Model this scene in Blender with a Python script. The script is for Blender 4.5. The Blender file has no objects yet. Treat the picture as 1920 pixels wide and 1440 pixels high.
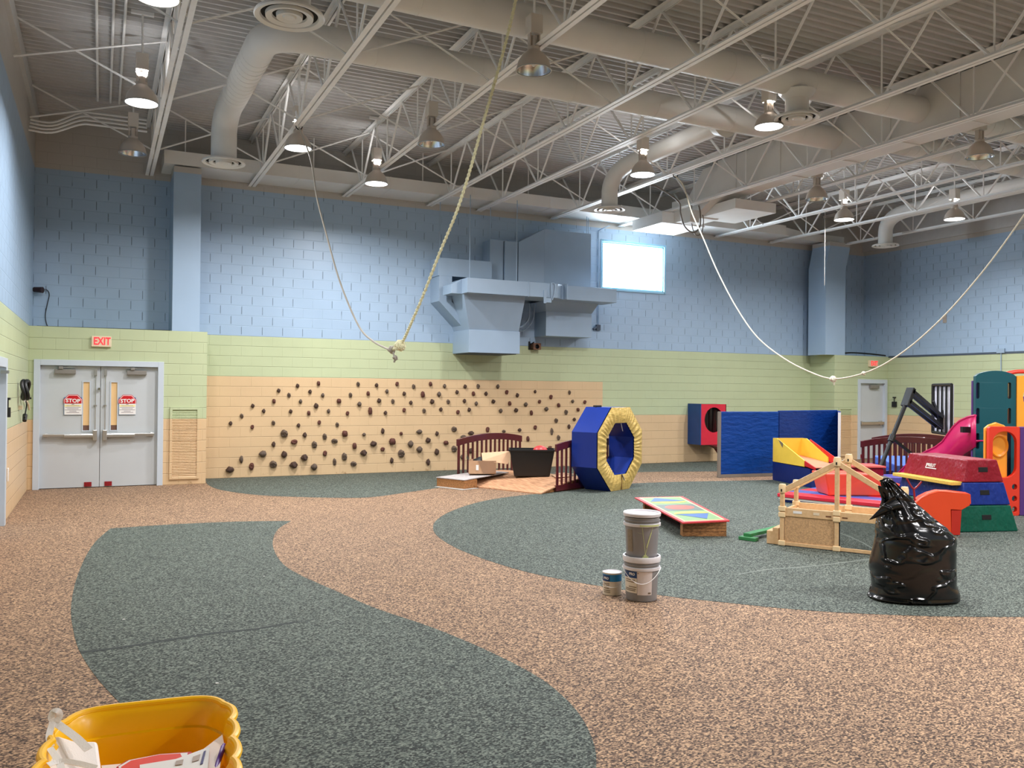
import bpy, bmesh, math, random
from mathutils import Vector, Matrix, noise
from mathutils.geometry import tessellate_polygon

SC = bpy.context.scene
COL = SC.collection
PI = math.pi
R = math.radians
random.seed(7)

# ---------------------------------------------------------------- camera (solved from the room's block courses)
FPX, YAW, PIT, ROL = 1593.5, 0.4510, 0.0069, 0.0098
CAM = Vector((1.122, -16.858, 1.815))
_F = Vector((math.sin(YAW)*math.cos(PIT), math.cos(YAW)*math.cos(PIT), math.sin(PIT)))
_R0 = Vector((math.cos(YAW), -math.sin(YAW), 0))
_U0 = _R0.cross(_F)
_R = _R0*math.cos(ROL) + _U0*math.sin(ROL)
_U = -_R0*math.sin(ROL) + _U0*math.cos(ROL)
cd = bpy.data.cameras.new('camera')
cam = bpy.data.objects.new('camera', cd); COL.objects.link(cam)
cd.sensor_fit = 'HORIZONTAL'; cd.sensor_width = 36.0; cd.lens = FPX/1920*36.0
cd.clip_start = 0.05; cd.clip_end = 200
m3 = Matrix((_R, _U, -_F)).transposed()
cam.matrix_world = Matrix.Translation(CAM) @ m3.to_4x4()
SC.camera = cam

# ---------------------------------------------------------------- light and exposure
SC.view_settings.view_transform = 'Standard'
SC.view_settings.look = 'None'
SC.view_settings.gamma = 1.0
SC.view_settings.use_curve_mapping = False
SC.view_settings.exposure = 0.0
LAMP_W = 200.0          # watts of each burning high-bay lamp
LAMP_COL = (0.99, 0.975, 0.985)
w = bpy.data.worlds.new('daylight'); SC.world = w; w.use_nodes = True
bg = w.node_tree.nodes['Background']
bg.inputs[0].default_value = (0.80, 0.90, 1.0, 1); bg.inputs[1].default_value = 9.0

# ---------------------------------------------------------------- measuring helpers (a sight line met with a real plane)
def _ray(px, py):
    return _F*FPX + _R*(px-960) + _U*(720-py)
def _hit(px, py, ax, v):
    D = _ray(px, py); t = (v-CAM[ax])/D[ax]
    return CAM + D*t
def P(px, py, z=0.0): return _hit(px, py, 2, z)
def PY(px, py, y): return _hit(px, py, 1, y)
def PX(px, py, x): return _hit(px, py, 0, x)
def PV(px, py, a, b):
    """sight line met with the upright plane through ground points a and b"""
    n = Vector((-(b[1]-a[1]), b[0]-a[0], 0)); D = _ray(px, py)
    t = n.dot(Vector((a[0], a[1], 0))-Vector((CAM.x, CAM.y, 0)))/n.dot(D)
    return CAM + D*t

# ---------------------------------------------------------------- materials
def lin(c):
    o = []
    for v in c[:3]:
        v = v/255.0
        o.append(v/12.92 if v <= 0.04045 else ((v+0.055)/1.055)**2.4)
    return (o[0], o[1], o[2], 1.0)
MATS = {}
def mat(name, rgb, rough=0.5, metal=0.0, var=0.06, scale=6.0, bump=0.0, bscale=40.0, coat=0.0, alpha=1.0, trans=0.0, emit=None, es=0.0, spec=0.5):
    if name in MATS: return MATS[name]
    m = bpy.data.materials.new(name); m.use_nodes = True
    nt = m.node_tree; b = nt.nodes['Principled BSDF']
    c = lin(rgb)
    tc = nt.nodes.new('ShaderNodeTexCoord')
    if var > 0:
        n = nt.nodes.new('ShaderNodeTexNoise'); n.inputs['Scale'].default_value = scale; n.inputs['Detail'].default_value = 3
        nt.links.new(tc.outputs['Object'], n.inputs['Vector'])
        mx = nt.nodes.new('ShaderNodeMix'); mx.data_type = 'RGBA'
        mx.inputs[6].default_value = (c[0]*(1-var*2), c[1]*(1-var*2), c[2]*(1-var*2), 1)
        mx.inputs[7].default_value = (min(1, c[0]*(1+var*2)), min(1, c[1]*(1+var*2)), min(1, c[2]*(1+var*2)), 1)
        nt.links.new(n.outputs['Fac'], mx.inputs[0]); nt.links.new(mx.outputs[2], b.inputs['Base Color'])
    else:
        b.inputs['Base Color'].default_value = c
    b.inputs['Roughness'].default_value = rough; b.inputs['Metallic'].default_value = metal
    b.inputs['Specular IOR Level'].default_value = spec
    if coat: b.inputs['Coat Weight'].default_value = coat
    if trans: b.inputs['Transmission Weight'].default_value = trans
    if emit: 
        b.inputs['Emission Color'].default_value = lin(emit); b.inputs['Emission Strength'].default_value = es
    if bump > 0:
        n2 = nt.nodes.new('ShaderNodeTexNoise'); n2.inputs['Scale'].default_value = bscale; n2.inputs['Detail'].default_value = 4
        nt.links.new(tc.outputs['Object'], n2.inputs['Vector'])
        bp = nt.nodes.new('ShaderNodeBump'); bp.inputs['Strength'].default_value = 1.0; bp.inputs['Distance'].default_value = bump
        nt.links.new(n2.outputs['Fac'], bp.inputs['Height']); nt.links.new(bp.outputs['Normal'], b.inputs['Normal'])
    MATS[name] = m
    return m

class NG:
    """small helper for building node maths"""
    def __init__(s, m): s.nt = m.node_tree
    def n(s, t): return s.nt.nodes.new(t)
    def put(s, v, sock):
        if isinstance(v, (int, float)): sock.default_value = v
        elif isinstance(v, tuple): sock.default_value = v
        else: s.nt.links.new(v, sock)
    def m(s, op, a, b=0.0, c=None):
        x = s.n('ShaderNodeMath'); x.operation = op
        s.put(a, x.inputs[0]); s.put(b, x.inputs[1])
        if c is not None: s.put(c, x.inputs[2])
        return x.outputs[0]
    def mix(s, f, a, b):
        x = s.n('ShaderNodeMix'); x.data_type = 'RGBA'
        s.put(f, x.inputs[0]); s.put(a, x.inputs[6]); s.put(b, x.inputs[7]); return x.outputs[2]
    def smooth(s, v, lo, hi, a=0.0, b=1.0):
        x = s.n('ShaderNodeMapRange'); x.interpolation_type = 'SMOOTHSTEP'
        s.put(v, x.inputs[0]); x.inputs[1].default_value = lo; x.inputs[2].default_value = hi
        x.inputs[3].default_value = a; x.inputs[4].default_value = b; return x.outputs[0]
    def noise(s, vec, scale, detail=3, rough=0.5):
        x = s.n('ShaderNodeTexNoise'); x.inputs['Scale'].default_value = scale; x.inputs['Detail'].default_value = detail
        x.inputs['Roughness'].default_value = rough
        if vec is not None: s.nt.links.new(vec, x.inputs['Vector'])
        return x.outputs['Fac']
    def bump(s, h, dist, normal=None):
        x = s.n('ShaderNodeBump'); x.inputs['Distance'].default_value = dist
        s.nt.links.new(h, x.inputs['Height'])
        if normal is not None: s.nt.links.new(normal, x.inputs['Normal'])
        return x.outputs['Normal']

BLUE = (158, 182, 206); GREEN = (184, 194, 156); TAN = (212, 182, 142); BEIGE = (186, 181, 174)
def block_wall(name, axis, climb_x=None, plain=False):
    """painted concrete block; axis 0: runs along X, 1: runs along Y. Bands of paint by height"""
    m = bpy.data.materials.new(name); m.use_nodes = True
    g = NG(m); nt = m.node_tree; b = nt.nodes['Principled BSDF']
    geo = g.n('ShaderNodeNewGeometry'); sp = g.n('ShaderNodeSeparateXYZ'); nt.links.new(geo.outputs['Position'], sp.inputs[0])
    u = sp.outputs[axis]; z = sp.outputs[2]; pos = geo.outputs['Position']
    cz = g.m('DIVIDE', z, 0.2032); row = g.m('FLOOR', cz); fz = g.m('FRACT', cz)
    par = g.m('MODULO', g.m('ADD', row, 1000.0), 2.0)
    uu = g.m('ADD', g.m('DIVIDE', u, 0.4064), g.m('MULTIPLY', par, 0.5)); fu = g.m('FRACT', g.m('ADD', uu, 1000.0))
    dz = g.m('MULTIPLY', g.m('MINIMUM', fz, g.m('SUBTRACT', 1.0, fz)), 0.2032)
    du = g.m('MULTIPLY', g.m('MINIMUM', fu, g.m('SUBTRACT', 1.0, fu)), 0.4064)
    n1 = g.noise(pos, 3.0, 2)
    wob = g.m('MULTIPLY', g.m('SUBTRACT', n1, 0.5), 0.004)
    if plain: dz = g.m('ADD', dz, 1.0); du = g.m('ADD', du, 1.0)
    hj = g.smooth(g.m('ADD', dz, wob), 0.002, 0.008, 1.0, 0.0)
    vj = g.smooth(g.m('ADD', du, wob), 0.002, 0.0075, 1.0, 0.0)
    top = g.m('GREATER_THAN', z, 5.79); hj = g.m('MULTIPLY', hj, g.m('SUBTRACT', 1.0, g.m('MULTIPLY', g.m('GREATER_THAN', z, 2.845), 0.55))); blue = g.m('GREATER_THAN', z, 2.845)
    if climb_x is not None:
        zb = g.m('ADD', g.m('MULTIPLY', g.m('LESS_THAN', sp.outputs[0], climb_x), 0.813), 1.219)
    else: zb = 1.219
    tan = g.m('LESS_THAN', z, zb)
    col = g.mix(blue, lin(GREEN), lin(BLUE))
    col = g.mix(top, col, lin(BEIGE))
    col = g.mix(tan, col, lin(TAN))
    # slight unevenness of the paint, rusty scuffs right above the floor
    n2 = g.noise(pos, 1.3, 3); v = g.m('ADD', g.m('MULTIPLY', n2, 0.16), 0.92)
    hsv = g.n('ShaderNodeHueSaturation'); g.put(col, hsv.inputs['Color']); g.put(v, hsv.inputs['Value']); col = hsv.outputs[0]
    scuff = g.m('MULTIPLY', g.smooth(z, 0.02, 0.10, 1.0, 0.0), g.smooth(g.noise(pos, 7.0, 4, 0.7), 0.56, 0.68))
    col = g.mix(g.m('MULTIPLY', scuff, 0.6), col, lin((150, 110, 70)))
    # open head joints show dark in the blue upper wall, all other joints are filled with paint
    seg = g.m('MULTIPLY', g.smooth(fz, 0.12, 0.2), g.smooth(fz, 0.86, 0.93, 1.0, 0.0))
    open_j = g.m('MULTIPLY', g.m('MULTIPLY', g.smooth(g.m('ADD', du, wob), 0.003, 0.0062, 1.0, 0.0), seg), g.m('MULTIPLY', blue, g.m('SUBTRACT', 1.0, top)))
    open_j = g.m('MULTIPLY', open_j, g.smooth(g.noise(pos, 1.1, 2), 0.34, 0.46))
    col = g.mix(g.m('MULTIPLY', open_j, 0.72), col, lin((44, 54, 66)))
    jj = g.m('MAXIMUM', hj, g.m('MULTIPLY', vj, 0.45))
    col = g.mix(g.m('MULTIPLY', jj, 0.10), col, lin((90, 80, 64)))
    nt.links.new(col, b.inputs['Base Color'])
    b.inputs['Roughness'].default_value = 0.42
    h = g.m('SUBTRACT', g.m('MULTIPLY', g.noise(pos, 90.0, 3), 0.12), g.m('MAXIMUM', jj, open_j))
    nt.links.new(g.bump(h, 0.005), b.inputs['Normal'])
    return m

def crumb_floor(name, dark, mid, light, tint_noise=0.18):
    m = bpy.data.materials.new(name); m.use_nodes = True
    g = NG(m); nt = m.node_tree; b = nt.nodes['Principled BSDF']
    geo = g.n('ShaderNodeNewGeometry'); pos = geo.outputs['Position']
    vo = g.n('ShaderNodeTexVoronoi'); vo.inputs['Scale'].default_value = 80.0; vo.inputs['Randomness'].default_value = 1.0
    mp = g.n('ShaderNodeMapping'); mp.inputs['Rotation'].default_value = (0, 0, 0.6); mp.inputs['Scale'].default_value = (1.0, 1.5, 1.0)
    nt.links.new(pos, mp.inputs[0]); nt.links.new(mp.outputs[0], vo.inputs['Vector'])
    bw = g.n('ShaderNodeRGBToBW'); nt.links.new(vo.outputs['Color'], bw.inputs[0])
    r = bw.outputs[0]
    n = g.noise(pos, 150.0, 4, 0.7)
    f = g.m('ADD', g.m('MULTIPLY', r, 0.78), g.m('MULTIPLY', n, 0.30))
    ramp = g.n('ShaderNodeValToRGB'); g.put(f, ramp.inputs[0])
    e = ramp.color_ramp.elements
    e[0].position = 0.30; e[0].color = lin(dark); e[1].position = 0.80; e[1].color = lin(light)
    mm = e.new(0.52); mm.color = lin(mid)
    col = ramp.outputs[0]
    n2 = g.noise(pos, 0.9, 4, 0.6); v = g.m('ADD', g.m('MULTIPLY', n2, tint_noise*2), 1.0-tint_noise)
    hsv = g.n('ShaderNodeHueSaturation'); g.put(col, hsv.inputs['Color']); g.put(v, hsv.inputs['Value'])
    nt.links.new(hsv.outputs[0], b.inputs['Base Color'])
    b.inputs['Roughness'].default_value = 0.75; b.inputs['Specular IOR Level'].default_value = 0.35
    nt.links.new(g.bump(f, 0.006), b.inputs['Normal'])
    return m

def wood(name, rgb, dark, scale=3.0, axis=0, rough=0.45, coat=0.0):
    m = bpy.data.materials.new(name); m.use_nodes = True
    g = NG(m); nt = m.node_tree; b = nt.nodes['Principled BSDF']
    tc = g.n('ShaderNodeTexCoord'); mp = g.n('ShaderNodeMapping')
    s = [8.0*scale]*3; s[axis] = scale*0.5; mp.inputs['Scale'].default_value = s
    nt.links.new(tc.outputs['Object'], mp.inputs[0])
    n = g.noise(mp.outputs[0], 2.0, 5, 0.6)
    col = g.mix(g.smooth(n, 0.35, 0.7), lin(rgb), lin(dark)); nt.links.new(col, b.inputs['Base Color'])
    b.inputs['Roughness'].default_value = rough; b.inputs['Coat Weight'].default_value = coat
    nt.links.new(g.bump(n, 0.0015), b.inputs['Normal'])
    MATS[name] = m
    return m

def vinyl(name, rgb, rough=0.34, amp=0.012, sc=5.0, stretch=(1, 1, 1)):
    """padded vinyl cover with soft wrinkles"""
    m = bpy.data.materials.new(name); m.use_nodes = True
    g = NG(m); nt = m.node_tree; b = nt.nodes['Principled BSDF']
    tc = g.n('ShaderNodeTexCoord'); mp = g.n('ShaderNodeMapping'); mp.inputs['Scale'].default_value = stretch
    nt.links.new(tc.outputs['Object'], mp.inputs[0])
    n = g.noise(mp.outputs[0], sc, 3, 0.55); n2 = g.noise(mp.outputs[0], 2.0, 2)
    c = lin(rgb); col = g.mix(n2, (c[0]*0.85, c[1]*0.85, c[2]*0.85, 1), (min(1, c[0]*1.12), min(1, c[1]*1.12), min(1, c[2]*1.12), 1))
    nt.links.new(col, b.inputs['Base Color']); b.inputs['Roughness'].default_value = rough; b.inputs['Specular IOR Level'].default_value = 0.3
    nt.links.new(g.bump(n, amp), b.inputs['Normal'])
    MATS[name] = m
    return m

# ---------------------------------------------------------------- geometry helpers
class MB:
    def __init__(s): s.bm = bmesh.new(); s.mi = 0
    def _f(s, vs):
        try: f = s.bm.faces.new(vs)
        except ValueError: return None
        f.material_index = s.mi; return f
    def face(s, pts): return s._f([s.bm.verts.new(p) for p in pts])
    def box(s, x0, x1, y0, y1, z0, z1):
        v = [s.bm.verts.new((x, y, z)) for z in (z0, z1) for y in (y0, y1) for x in (x0, x1)]
        for q in ((0, 2, 3, 1), (4, 5, 7, 6), (0, 1, 5, 4), (2, 6, 7, 3), (0, 4, 6, 2), (1, 3, 7, 5)): s._f([v[i] for i in q])
        return s
    def hexa(s, lo, hi):
        """eight corners: lo four and hi four, same winding"""
        a = [s.bm.verts.new(p) for p in lo]; b = [s.bm.verts.new(p) for p in hi]; n = len(a)
        s._f(a[::-1]); s._f(b)
        for i in range(n): s._f([a[i], a[(i+1) % n], b[(i+1) % n], b[i]])
        return s
    def prism(s, pts, vec):
        vec = Vector(vec); return s.hexa(pts, [Vector(p)+vec for p in pts])
    def plate(s, outer, holes, org, ex, ey, t):
        """flat plate with holes: 2-D loops laid in the frame org, ex, ey and thickened by vector t"""
        org, ex, ey, t = Vector(org), Vector(ex), Vector(ey), Vector(t)
        loops = [outer]+list(holes)
        tri = tessellate_polygon([[Vector((a, b, 0)) for a, b in l] for l in loops])
        flat = [q for l in loops for q in l]
        A = [s.bm.verts.new(org+ex*a+ey*b) for a, b in flat]; B = [s.bm.verts.new(org+ex*a+ey*b+t) for a, b in flat]
        for f in tri:
            s._f([A[i] for i in f]); s._f([B[i] for i in reversed(f)])
        k = 0
        for l in loops:
            n = len(l)
            for i in range(n): s._f([A[k+i], A[k+(i+1) % n], B[k+(i+1) % n], B[k+i]])
            k += n
        return s
    def beam(s, p0, p1, w, h, up=(0, 0, 1)):
        p0, p1 = Vector(p0), Vector(p1); d = (p1-p0).normalized(); up = Vector(up)
        x = d.cross(up)
        if x.length < 1e-4: x = d.cross(Vector((0, 1, 0)))
        x.normalize(); y = x.cross(d)
        q = [x*w/2*a+y*h/2*b for a, b in ((-1, -1), (1, -1), (1, 1), (-1, 1))]
        return s.hexa([p0+k for k in q], [p1+k for k in q])
    def tube(s, pts, r, seg=8, closed=False, caps=True):
        pts = [Vector(p) for p in pts]; n = len(pts); rings = []
        rr = r if isinstance(r, (list, tuple)) else [r]*n
        prev = None
        for i, p in enumerate(pts):
            if closed: d = pts[(i+1) % n]-pts[(i-1) % n]
            else: d = pts[min(i+1, n-1)]-pts[max(i-1, 0)]
            d.normalize()
            if prev is None:
                x = d.cross(Vector((0, 0, 1)))
                if x.length < 1e-3: x = d.cross(Vector((1, 0, 0)))
            else:
                x = prev-d*prev.dot(d)
                if x.length < 1e-4: x = d.orthogonal()
            x.normalize(); prev = x.copy(); y = d.cross(x)
            rings.append([s.bm.verts.new(p+(x*math.cos(2*PI*k/seg)+y*math.sin(2*PI*k/seg))*rr[i]) for k in range(seg)])
        m = n if closed else n-1
        for i in range(m):
            a, b = rings[i], rings[(i+1) % n]
            for k in range(seg): s._f([a[k], a[(k+1) % seg], b[(k+1) % seg], b[k]])
        if caps and not closed: s._f(rings[0][::-1]); s._f(rings[-1])
        return s
    def cyl(s, p0, p1, r0, r1=None, seg=20, caps=True):
        return s.tube([p0, p1], [r0, r0 if r1 is None else r1], seg, caps=caps)
    def lathe(s, prof, org=(0, 0, 0), seg=32, M=None):
        org = Vector(org); rings = []
        for r, z in prof:
            if r < 1e-6: rings.append([s.bm.verts.new(org+((M @ Vector((0, 0, z))) if M else Vector((0, 0, z))))])
            else:
                ring = []
                for k in range(seg):
                    v = Vector((r*math.cos(2*PI*k/seg), r*math.sin(2*PI*k/seg), z))
                    ring.append(s.bm.verts.new(org+((M @ v) if M else v)))
                rings.append(ring)
        for a, b in zip(rings, rings[1:]):
            if len(a) == 1 and len(b) == 1: continue
            for k in range(seg):
                j = (k+1) % seg
                if len(a) == 1: s._f([a[0], b[j], b[k]])
                elif len(b) == 1: s._f([a[k], a[j], b[0]])
                else: s._f([a[k], a[j], b[j], b[k]])
        return s
    def ball(s, c, r, sx=1, sy=1, sz=1, u=14, v=9, fn=None):
        c = Vector(c); rings = []
        for i in range(v+1):
            th = PI*i/v
            if i in (0, v):
                d = Vector((0, 0, math.cos(th))); k = fn(d) if fn else 1
                rings.append([s.bm.verts.new(c+Vector((0, 0, d.z*r*sz*k)))]); continue
            ring = []
            for j in range(u):
                d = Vector((math.sin(th)*math.cos(2*PI*j/u), math.sin(th)*math.sin(2*PI*j/u), math.cos(th)))
                k = fn(d) if fn else 1
                ring.append(s.bm.verts.new(c+Vector((d.x*sx, d.y*sy, d.z*sz))*r*k))
            rings.append(ring)
        for a, b in zip(rings, rings[1:]):
            for k in range(u):
                j = (k+1) % u
                if len(a) == 1: s._f([a[0], b[k], b[j]])
                elif len(b) == 1: s._f([a[k], b[0], a[j]])
                else: s._f([a[k], b[k], b[j], a[j]])
        return s
    def grid(s, fn, nu, nv, closed_u=False):
        vs = [[s.bm.verts.new(fn(i/(nu if closed_u else nu-1), j/(nv-1))) for j in range(nv)] for i in range(nu)]
        for i in range(nu if closed_u else nu-1):
            for j in range(nv-1):
                s._f([vs[i][j], vs[(i+1) % nu][j], vs[(i+1) % nu][j+1], vs[i][j+1]])
        return s
    def build(s, name, mats, parent=None, world=True, smooth=35, bevel=0.0, solid=0.0, subsurf=0, center=None):
        bm = s.bm
        if solid: bmesh.ops.remove_doubles(bm, verts=bm.verts[:], dist=2e-4)
        bmesh.ops.recalc_face_normals(bm, faces=bm.faces[:])
        o_loc = None
        if parent is not None:
            if world:
                pm = wm(parent).inverted(); bmesh.ops.transform(bm, matrix=pm, verts=bm.verts[:])
        elif world:
            lo = Vector((min(v.co[i] for v in bm.verts) for i in range(3))); hi = Vector((max(v.co[i] for v in bm.verts) for i in range(3)))
            o_loc = Vector(((lo.x+hi.x)/2, (lo.y+hi.y)/2, lo.z)) if center is None else Vector(center)
            bmesh.ops.translate(bm, vec=-o_loc, verts=bm.verts[:])
        if smooth:
            a = R(smooth)
            for f in bm.faces: f.smooth = True
            for e in bm.edges:
                if len(e.link_faces) == 2 and e.calc_face_angle(0) > a: e.smooth = False
        me = bpy.data.meshes.new(name); bm.to_mesh(me); bm.free()
        if not isinstance(mats, (list, tuple)): mats = [mats]
        for k in mats: me.materials.append(k)
        o = bpy.data.objects.new(name, me); COL.objects.link(o)
        if parent is not None: o.parent = parent
        if o_loc is not None: o.location = o_loc
        if solid:
            md = o.modifiers.new('thickness', 'SOLIDIFY'); md.thickness = solid; md.offset = 0
        if bevel:
            md = o.modifiers.new('bevel', 'BEVEL'); md.width = bevel; md.segments = 2; md.limit_method = 'ANGLE'; md.angle_limit = R(40); md.harden_normals = False
        if subsurf:
            md = o.modifiers.new('subsurf', 'SUBSURF'); md.levels = subsurf; md.render_levels = subsurf
        return o

def wm(o):
    m = Matrix.Identity(4)
    while o is not None:
        m = (Matrix.Translation(o.location) @ o.rotation_euler.to_matrix().to_4x4() @ Matrix.Diagonal((*o.scale, 1))) @ m
        o = o.parent
    return m
def tag(o, label=None, cat=None, group=None, kind=None):
    if label: o['label'] = label
    if cat: o['category'] = cat
    if group: o['group'] = group
    if kind: o['kind'] = kind
    return o
def thing(name, label, cat, loc=(0, 0, 0), rz=0.0, group=None):
    o = bpy.data.objects.new(name, None); COL.objects.link(o)
    o.location = loc; o.rotation_euler = (0, 0, rz); o.empty_display_size = 0.1
    return tag(o, label, cat, group)
def part_empty(name, parent):
    o = bpy.data.objects.new(name, None); COL.objects.link(o); o.parent = parent; return o
def kids(o): return [c for c in bpy.data.objects if c.parent is o]
def dup(root, loc, rz=None, label=None, group=None, scale=None):
    r = root.copy(); COL.objects.link(r); r.location = loc
    if rz is not None: r.rotation_euler = (0, 0, rz)
    if scale is not None: r.scale = scale
    if label: r['label'] = label
    if group: r['group'] = group
    for ch in kids(root):
        c = ch.copy(); COL.objects.link(c); c.parent = r
        for gch in kids(ch):
            d = gch.copy(); COL.objects.link(d); d.parent = c
    return r
def struct(mb, name, mats, parent=None, **k):
    o = mb.build(name, mats, parent, **k)
    if parent is None: o['kind'] = 'structure'
    return o
def text_mesh(name, s, size, org, ex, ey, m, parent, depth=0.002, bold=0.0, sx=1.0):
    """raised lettering centred on org in the plane ex, ey"""
    c = bpy.data.curves.new('t', 'FONT'); c.body = s; c.size = size; c.align_x = 'CENTER'; c.align_y = 'CENTER'
    c.extrude = depth; c.offset = bold; c.resolution_u = 3
    t = bpy.data.objects.new('t', c); COL.objects.link(t)
    dg = bpy.context.evaluated_depsgraph_get(); dg.update()
    me = bpy.data.meshes.new_from_object(t.evaluated_get(dg))
    bpy.data.objects.remove(t); bpy.data.curves.remove(c)
    ex, ey = Vector(ex).normalized(), Vector(ey).normalized(); ez = ex.cross(ey)
    M = Matrix((ex*sx, ey, ez)).transposed().to_4x4(); M.translation = Vector(org)
    me.transform(wm(parent).inverted() @ M)
    me.materials.clear(); me.materials.append(m); me.name = name
    o = bpy.data.objects.new(name, me); COL.objects.link(o); o.parent = parent
    return o
def circ(cx, cy, rx, ry=None, n=28, a0=0.0, a1=2*PI):
    ry = rx if ry is None else ry
    full = abs(a1-a0-2*PI) < 1e-6
    return [(cx+rx*math.cos(a0+(a1-a0)*i/(n if full else n-1)), cy+ry*math.sin(a0+(a1-a0)*i/(n if full else n-1))) for i in range(n)]
def smoothpath(pts, n=8):
    pts = [Vector(p) for p in pts]; out = []
    for i in range(len(pts)-1):
        p0 = pts[max(i-1, 0)]; p1 = pts[i]; p2 = pts[i+1]; p3 = pts[min(i+2, len(pts)-1)]
        for k in range(n):
            t = k/n
            out.append(0.5*((2*p1)+(p2-p0)*t+(2*p0-5*p1+4*p2-p3)*t*t+(3*p1-p0-3*p2+p3)*t**3))
    out.append(pts[-1]); return out

# common materials
M_deck = mat('painted_deck', (190, 189, 187), 0.6, var=0.05)
M_steel = mat('painted_steel', (240, 239, 237), 0.5, var=0.04)
M_duct = mat('painted_duct', (224, 222, 217), 0.5, var=0.05, scale=2)
M_ductline = mat('duct_seam', (150, 138, 120), 0.55, var=0)
M_hvac = mat('blue_painted_sheet_metal', (150, 172, 194), 0.42, var=0.04, scale=2)
M_door = mat('grey_blue_door_paint', (190, 196, 200), 0.4, var=0.03, scale=2)
M_frame = mat('grey_blue_frame_paint', (192, 202, 212), 0.4, var=0.02)
M_alu = mat('brushed_aluminium', (190, 190, 188), 0.32, 0.9, var=0.04)
M_chrome = mat('chrome', (215, 215, 215), 0.15, 1.0, var=0)
M_black = mat('black_plastic', (18, 18, 20), 0.4, var=0.05)
M_white = mat('white_plastic', (235, 232, 228), 0.4, var=0.02)
M_red = mat('red_paint', (200, 30, 40), 0.4, var=0.03)
M_dark = mat('dark_void', (10, 10, 10), 0.9, var=0)
# ================================================================ THE SETTING
W, D0, D1, YF, ZC, TOPW = 21.0, 0.0, 0.87, -21.5, 6.8, 6.95
LEDGE = 2.845
M_tanfloor = crumb_floor('tan_crumb_rubber', (54, 40, 32), (120, 94, 76), (204, 168, 132), 0.12)
M_tealfloor = crumb_floor('teal_crumb_rubber', (22, 28, 26), (58, 68, 63), (128, 137, 126), 0.10)
M_wallx = block_wall('block_wall_along_x', 0)
M_wallx2 = block_wall('block_wall_climbing', 0, 12.17)
M_wally = block_wall('block_wall_along_y', 1)

b = MB(); b.box(-0.2, W+0.2, YF-0.2, D1+0.2, -0.12, 0.0)
floor = struct(b, 'floor', M_tanfloor, smooth=0)
def inlay(pts, name='rubber_inlay'):
    b = MB(); n = len(pts)
    tri = tessellate_polygon([[Vector((p[0], p[1], 0)) for p in pts]])
    vs = [b.bm.verts.new((p[0], p[1], 0.002)) for p in pts]
    for f in tri: b._f([vs[i] for i in f])
    for f in b.bm.faces:
        f.normal_update()
    o = b.build(name, M_tealfloor, floor, smooth=0)
    o['label'] = 'teal grey speckled rubber area let into the tan floor'
    return o
def fl(pts, n=6): return smoothpath([P(x, y, 0) for x, y in pts], n)
left = fl([(207, 991), (180, 1015), (160, 1045), (142, 1090), (133, 1140), (138, 1185), (150, 1223), (182, 1272), (228, 1322)])
A = [P(546, 977)]+fl([(546, 977), (522, 992), (512, 1012), (514, 1032), (530, 1057), (562, 1078), (620, 1104), (700, 1139), (800, 1173), (880, 1205), (955, 1240), (1020, 1277), (1070, 1320), (1100, 1362), (1116, 1405), (1118, 1440)])[1:]
A += [Vector((3.1, -13.9, 0)), Vector((2.7, -14.8, 0)), Vector((1.9, -15.4, 0)), Vector((1.25, -14.8, 0)), P(300, 1400), P(262, 1360)]
A += left[::-1]+fl([(207, 991), (330, 983), (450, 978), (546, 977)])[1:-1]
inlay(A)
B = fl([(387, 901), (390, 909), (415, 919), (480, 928), (560, 932), (640, 933.5), (700, 932), (780, 921), (860, 910), (960, 901), (1060, 893), (1190, 885.5), (1345, 884), (1480, 881), (1580, 873)])
B += [Vector((18.9, 0.80, 0)), Vector((18.8, 0.87, 0)), Vector((2.92, 0.87, 0)), Vector((2.92, 0.0, 0))]
inlay(B)
Cc = fl([(1920, 1157), (1760, 1156), (1600, 1150), (1480, 1142), (1350, 1129), (1250, 1118), (1130, 1100), (1010, 1078), (930, 1056), (860, 1030), (822, 1007), (812, 990), (820, 974), (850, 957), (900, 941), (960, 931), (1050, 922), (1120, 913), (1190, 906.5), (1290, 903), (1400, 901), (1560, 897), (1640, 890)])
Cc += [Vector((19.5, -5.5, 0)), Vector((19.5, -16.0, 0)), Vector((12.0, -15.5, 0))]
inlay(Cc)
# pale drag mark on the teal floor, a real scuff
b = MB()
sc = [P(x, y) for x, y in ((1385, 1077), (1440, 1068), (1500, 1064), (1560, 1058), (1620, 1050), (1650, 1046))]
for p0, p1 in zip(sc, sc[1:]):
    d = (p1-p0).normalized(); n = Vector((-d.y, d.x, 0))*0.012
    b.face([p0+n+Vector((0, 0, .003)), p0-n+Vector((0, 0, .003)), p1-n+Vector((0, 0, .003)), p1+n+Vector((0, 0, .003))])
b.build('scuff_mark', mat('scuff', (120, 128, 120), 0.8), floor, smooth=0)
b = MB(); sc = [P(x, y) for x, y in ((152, 1224), (230, 1214), (320, 1200), (400, 1188), (480, 1180), (560, 1166))]
for p0, p1 in zip(sc, sc[1:]):
    d = (p1-p0).normalized(); n = Vector((-d.y, d.x, 0))*0.022
    b.face([p0+n+Vector((0, 0, .003)), p0-n+Vector((0, 0, .003)), p1-n+Vector((0, 0, .003)), p1+n+Vector((0, 0, .003))])
b.build('floor_crease', mat('dark_crease', (40, 48, 46), .8, var=.2, scale=30), floor, smooth=0)
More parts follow.
